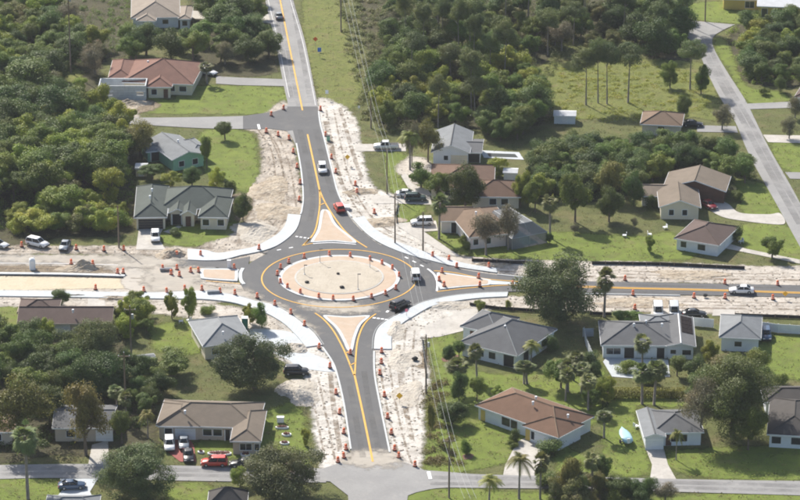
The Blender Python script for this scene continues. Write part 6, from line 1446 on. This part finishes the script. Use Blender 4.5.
# ------------------------------------------------------------------ small things
def toilet(x, y, label):
    p = g(x, y); o = thing('portable_toilet', label, 'portable toilet', (p.x, p.y, .05), .2)
    MB().box(-.55, .55, -.55, .55, .0, 2.05).build('cabin', PM('toilet_blue', (.62, .70, .78)), o)
    MB().box(-.4, .4, -.585, -.553, .15, 1.9).build('door', M['white_trim'], o)
    MB().lathe([(.78, 2.05), (.74, 2.14), (.35, 2.36), (.1, 2.42)], 4).build('roof', M['white_trim'], o, rot=(0, 0, math.pi / 4)); MB().tube([(.4, .4, 2.0), (.4, .4, 2.6)], .05, 6).build('vent_pipe', M['white_trim'], o)
    MB().box(-.6, .6, -.6, .6, -.05, .0).build('base', M['black'], o)
toilet(32.5, 269.5, 'pale blue portable toilet by the west road')
def box_thing(name, label, cat, x, y, w, d, h, mat, top='white_trim', rz=0.0):
    p = g(x, y); o = thing(name, label, cat, (p.x, p.y, ZR), rz)
    MB().box(-w / 2, w / 2, -d / 2, d / 2, .08, h).build('body', M[mat] if isinstance(mat, str) else mat, o)
    MB().box(-w / 2 - .05, w / 2 + .05, -d / 2 - .05, d / 2 + .05, h, h + .1).build('lid', M[top], o)
    for sx in (-1, 1): MB().box(sx * w / 2 * .8 - .08, sx * w / 2 * .8 + .08, -d / 2 * .7, d / 2 * .7, 0, .08).build('skid', M['black'], o)
box_thing('control_cabinet', 'white control cabinet at the right end of the western splitter island', 'cabinet', 229.2, 268.5, .7, .6, 1.6, 'white_trim')
box_thing('waste_bin', 'dark green bin by the barrel right of the northern approach', 'bin', 328.3, 141, .75, .75, 1.1, 'green_wall', 'black')
box_thing('portable_toilet', 'white and green portable toilet at the right wall of the small grey hip-roofed house', 'portable toilet', 245, 329, 1.1, 1.1, 2.2, PM('toilet_green', (.03, .16, .12)))
box_thing('utility_cabinet', 'small white cabinet among the planter beds', 'cabinet', 280.5, 423, 1.2, .7, 1.0, 'white_trim')
box_thing('utility_cabinet', 'white kerb inlet block beside the red hatchback', 'cabinet', 346.8, 209.5, 1.2, 1.6, .6, 'white_trim')
for (x, y, n, lb) in ((213.5, 294, 7, 'stack of grey pipes on the southwestern sidewalk'), (166, 271, 5, 'small heap of pale pipes among the barrels of the west road')):
    p = g(x, y); o = thing('pipe_stack', lb, 'pipes', (p.x, p.y, ZS), .1)
    for i in range(n): MB().tube([(-1.2, (i % 4) * .32 - .45, .15 + (i // 4) * .28), (1.2, (i % 4) * .32 - .45 + rng.uniform(-.1, .1), .15 + (i // 4) * .28)], .14, 8).build('pipe', M['metal_grey'], o)
flower = leaf_mat('flowers', (.20, .07, .05))
bedpts = ((201, 453, 1.2, .8, 'leftmost rimmed planter bed by the bottom street'), (219.5, 454.5, 4.2, 1.6, 'long rimmed planter bed above the red SUV'), (245.5, 455.5, 1.7, 1.5, 'round rimmed planter bed above the black sedan'), (270.5, 450.5, 1.2, 1.2, 'small planter bed beside the big bottom oak'),
          (284.5, 444, 1.7, 1.2, 'rimmed planter bed, lowest of three in a column by the sandy verge'), (286.5, 435.5, 1.7, 1.2, 'rimmed planter bed, middle of three in a column by the sandy verge'), (282, 428.5, 2.4, .9, 'rimmed planter bed, top of three in a column by the sandy verge'))
for (x, y, w, d, lb) in bedpts:
    p = g(x, y); o = thing('planter_bed', lb, 'planter', (p.x, p.y, .03), 0, 'planter beds on the lawn of the tan ranch house')
    ell = lambda a, b: [(a * math.cos(t * 2 * math.pi / 20), b * math.sin(t * 2 * math.pi / 20)) for t in range(20)]
    MB().prism(ell(w / 2, d / 2), 0, .3).build('rim', M['white_trim'], o); MB().prism(ell(w / 2 - .2, d / 2 - .2), .25, .33).build('soil', M['soil'], o)
    n = int(60 * w); tt = nr.uniform(0, 6.28, n); rr = np.sqrt(nr.uniform(0, .8, n))
    Pp = np.stack([np.cos(tt) * rr * (w / 2 - .25), np.sin(tt) * rr * (d / 2 - .2), nr.uniform(.35, .6, n)], 1)
    link('flowers', leaf_cloud(Pp, Pp * .1 + np.array([0, 0, 1.]), .22, 'flowers', flower), o)
# boat on a trailer
def boat():
    p = g(625, 441); o = thing('boat', 'light blue covered boat on the grass left of the pale grey roof', 'boat', (p.x, p.y, .4), math.radians(100))
    secs = []
    for (x, w, zb, zt) in ((-2.4, 1.7, .15, .75), (-1.2, 2.0, .05, .85), (.4, 2.0, .05, .95), (1.6, 1.4, .2, 1.0), (2.4, .5, .5, 1.02), (2.7, .1, .8, 1.0)):
        h = w / 2; secs.append([Vector(q) for q in ((x, 0, zb), (x, -h * .7, zb + .18), (x, -h, zt - .05), (x, -h * .8, zt), (x, 0, zt + .22), (x, h * .8, zt), (x, h, zt - .05), (x, h * .7, zb + .18))])
    link('hull', loft(secs, 'hull', PM('boat_blue', (.40, .62, .68))), o)
    MB().box(-2.6, -2.4, -.25, .25, .3, 1.2).build('motor', M['white_trim'], o)
    MB().box(-1.6, 1.6, -.06, .06, -.15, .08).box(1.6, 3.6, -.05, .05, -.12, 0).box(-.8, -.6, -1, 1, -.15, .05).build('trailer', M['metal_grey'], o)
    for s in (-1, 1): link('wheel', CARM['sedan']['tyre'], o, (-.7, s * 1.05, -.06), (math.pi / 2, 0, 0))
boat()
def chair(x, y, label):
    p = g(x, y); o = thing('garden_chair', label, 'chair', (p.x, p.y, .04), rng.uniform(0, 6), 'white garden chairs')
    MB().box(-.4, .4, -.4, .4, .38, .44).build('seat', M['white_trim'], o); MB().box(-.4, .4, .36, .42, .44, 1.0).build('backrest', M['white_trim'], o)
    for sx in (-.35, .35):
        for sy in (-.35, .35): MB().box(sx - .04, sx + .04, sy - .04, sy + .04, 0, .38).build('leg', M['white_trim'], o)
for a in ((181, 323, 'white garden chair, left of two on the left lawn'), (189, 322, 'white garden chair, right of two on the left lawn'), (199, 336, 'white garden chair by the left wall of the small grey hip roof'), (624.5, 237, 'white chair furthest left on the wide lawn'), (649.5, 236, 'white chair beside the upright yellow-green shrub'), (665, 229, 'white chair highest up the wide lawn'), (741, 243, 'white chair at the right of the grey-brown hip roof'),
          (636, 428, 'white chair by the wall of the pale grey roof near the boat'), (52, 100, 'white chair at the edge of the left wood'), (62, 109, 'white chair among the low trees at upper left')): chair(*a)
# spoil heaps on the roadworks
def heap(x, y, r, ry, h, label, mat, seed):
    q = np.random.default_rng(seed); n = 26; V = []; Fc = []
    p = g(x, y); ph = q.uniform(0, 6.28, 6); bm = q.uniform(-.8, .8, (7, 2)); bw = q.uniform(.18, .45, 7)
    for j in range(n):
        for i in range(n):
            u, v = i / (n - 1) * 2.4 - 1.2, j / (n - 1) * 2.4 - 1.2
            a = math.atan2(v, u); lim = 1 + .16 * math.sin(2 * a + ph[0]) + .13 * math.sin(3 * a + ph[1]) + .08 * math.sin(5 * a + ph[2])
            d = math.hypot(u, v) / lim
            bump = sum(math.exp(-((u - c[0]) ** 2 + (v - c[1]) ** 2) / (w * w)) for c, w in zip(bm, bw))
            z = max(0, 1 - d * d) * h * (.25 + .5 * bump) * q.uniform(.8, 1.2) - (.12 if d >= .96 else 0)
            V.append((p.x + u * r + q.normal(0, .05), p.y + v * ry + q.normal(0, .05), z + .06))
    for j in range(n - 1):
        for i in range(n - 1): Fc.append([j * n + i, j * n + i + 1, (j + 1) * n + i + 1, (j + 1) * n + i])
    o = link('spoil_heap', mesh('spoil_heap', V, Fc, mat)); tag(o, label, 'heap', 'heaps of dug sand')
hp = surf('heap_sand', [(0.4, [(0.3, (.36, .29, .21)), (.7, (.53, .46, .36))]), (1.5, .5, .7, (.60, .54, .45), .7), (0.7, .5, .66, (.26, .2, .14), .8), (4, .54, .72, (.25, .2, .14), .6)], .95, .5, 1.2)
hw = surf('heap_white', [(0.4, [(0.3, (.45, .405, .34)), (.7, (.63, .585, .51))]), (0.8, .5, .68, (.34, .29, .23), .8), (4, .54, .74, (.3, .26, .2), .6)], .95, .5, 1.2)
for i, a in enumerate(((78, 268.5, 5, 2.2, 1.0, 'brown dirt heap right of the portable toilet', hp), (170, 254.5, 3.4, 3, 1.0, 'tan heap at the left end of the northwestern sidewalk', hp), (292, 349, 3, 3, .8, 'sand heap inside the loop of the pale driveway left of the south road', hw), (278, 212, 5, 6, .55, 'rutted sand heap left of the northern approach', hp), (270, 190, 5, 7, .5, 'rutted sand ridge left of the northern approach, above the other', hp), (255, 232, 5, 6, .6, 'pale sand heap between the conifer and the northwestern sidewalk', hw),
                           (385, 222, 4, 3, .6, 'rubble heap left of the wooden pole', hp), (455, 306, 6, 2, .45, 'low sand bank along the southeastern sidewalk', hw), (395, 330, 2.5, 5, .5, 'sand bank inside the curve of the southeastern sidewalk', hw), (300, 392, 4, 6, .45, 'grey sand heap beside the oak left of the south road', hw), (362, 192, 4, 2, .4, 'dark debris heap beside the barrels on the white sand', hp), (404, 360, 3, 6, .4, 'rough sand heap right of the south road', hw), (408, 395, 2.5, 7, .4, 'rough sand ridge below the sandy corner', hw), (120, 298.5, 5, 1.2, .4, 'low dirt bank right of the small concrete driveway', hp), (690, 275, 9, 2.4, .35, 'low sand bank above the east road', hp), (640, 303, 10, 2.5, .3, 'low sand bank below the east road', hp), (490, 265.5, 4, 1.5, .5, 'small sand heap beside the northeastern sidewalk end', hp), (68, 296, 6, .8, .3, 'thin dark dirt ridge beside the long sidewalk', hp), (126, 105, 6, 3, .7, 'dirt heap before the block addition', hp))):
    heap(*a, 100 + i)
def rock(x, y, r, label):
    p = g(x, y); q = random.Random(int(x * 7)); bm = bmesh.new(); bmesh.ops.create_icosphere(bm, subdivisions=2, radius=r)
    for v in bm.verts: v.co *= q.uniform(.8, 1.15); v.co.z *= .6
    me = bpy.data.meshes.new('boulder'); bm.to_mesh(me); bm.free(); me.materials.append(M['rubber']); o = link('boulder', me, None, (p.x, p.y, ZR + .4)); tag(o, label, 'rubble', 'dark rubble lumps')
rock(307, 284.5, .45, 'dark lump at the left of the central island'); rock(342, 289.5, .5, 'dark lump at the near edge of the central island'); rock(338, 275.8, .35, 'brown lump in the middle of the central island'); rock(415, 361, .6, 'dark lump on the sandy corner right of the south road'); rock(705, 297.8, .5, 'dark lump on the verge below the east road')

# ------------------------------------------------------------------ haze
HAZE = 0.00005
if HAZE:
    m = bpy.data.materials.new('haze'); m.use_nodes = True; N = m.node_tree.nodes; L = m.node_tree.links
    for n in list(N):
        if n.type == 'BSDF_PRINCIPLED': N.remove(n)
    pv = N.new('ShaderNodeVolumePrincipled'); pv.inputs['Color'].default_value = (.88, .92, 1.0, 1); pv.inputs['Density'].default_value = HAZE; pv.inputs['Anisotropy'].default_value = .2
    L.new(pv.outputs[0], N['Material Output'].inputs['Volume'])
    hz = MB().box(-G - 100, G + 100, -1200, 3500, -1.0, CAM_H + 20).build('haze', m); hz['kind'] = 'stuff'; tag(hz, 'thin pale summer haze filling the air', 'haze')
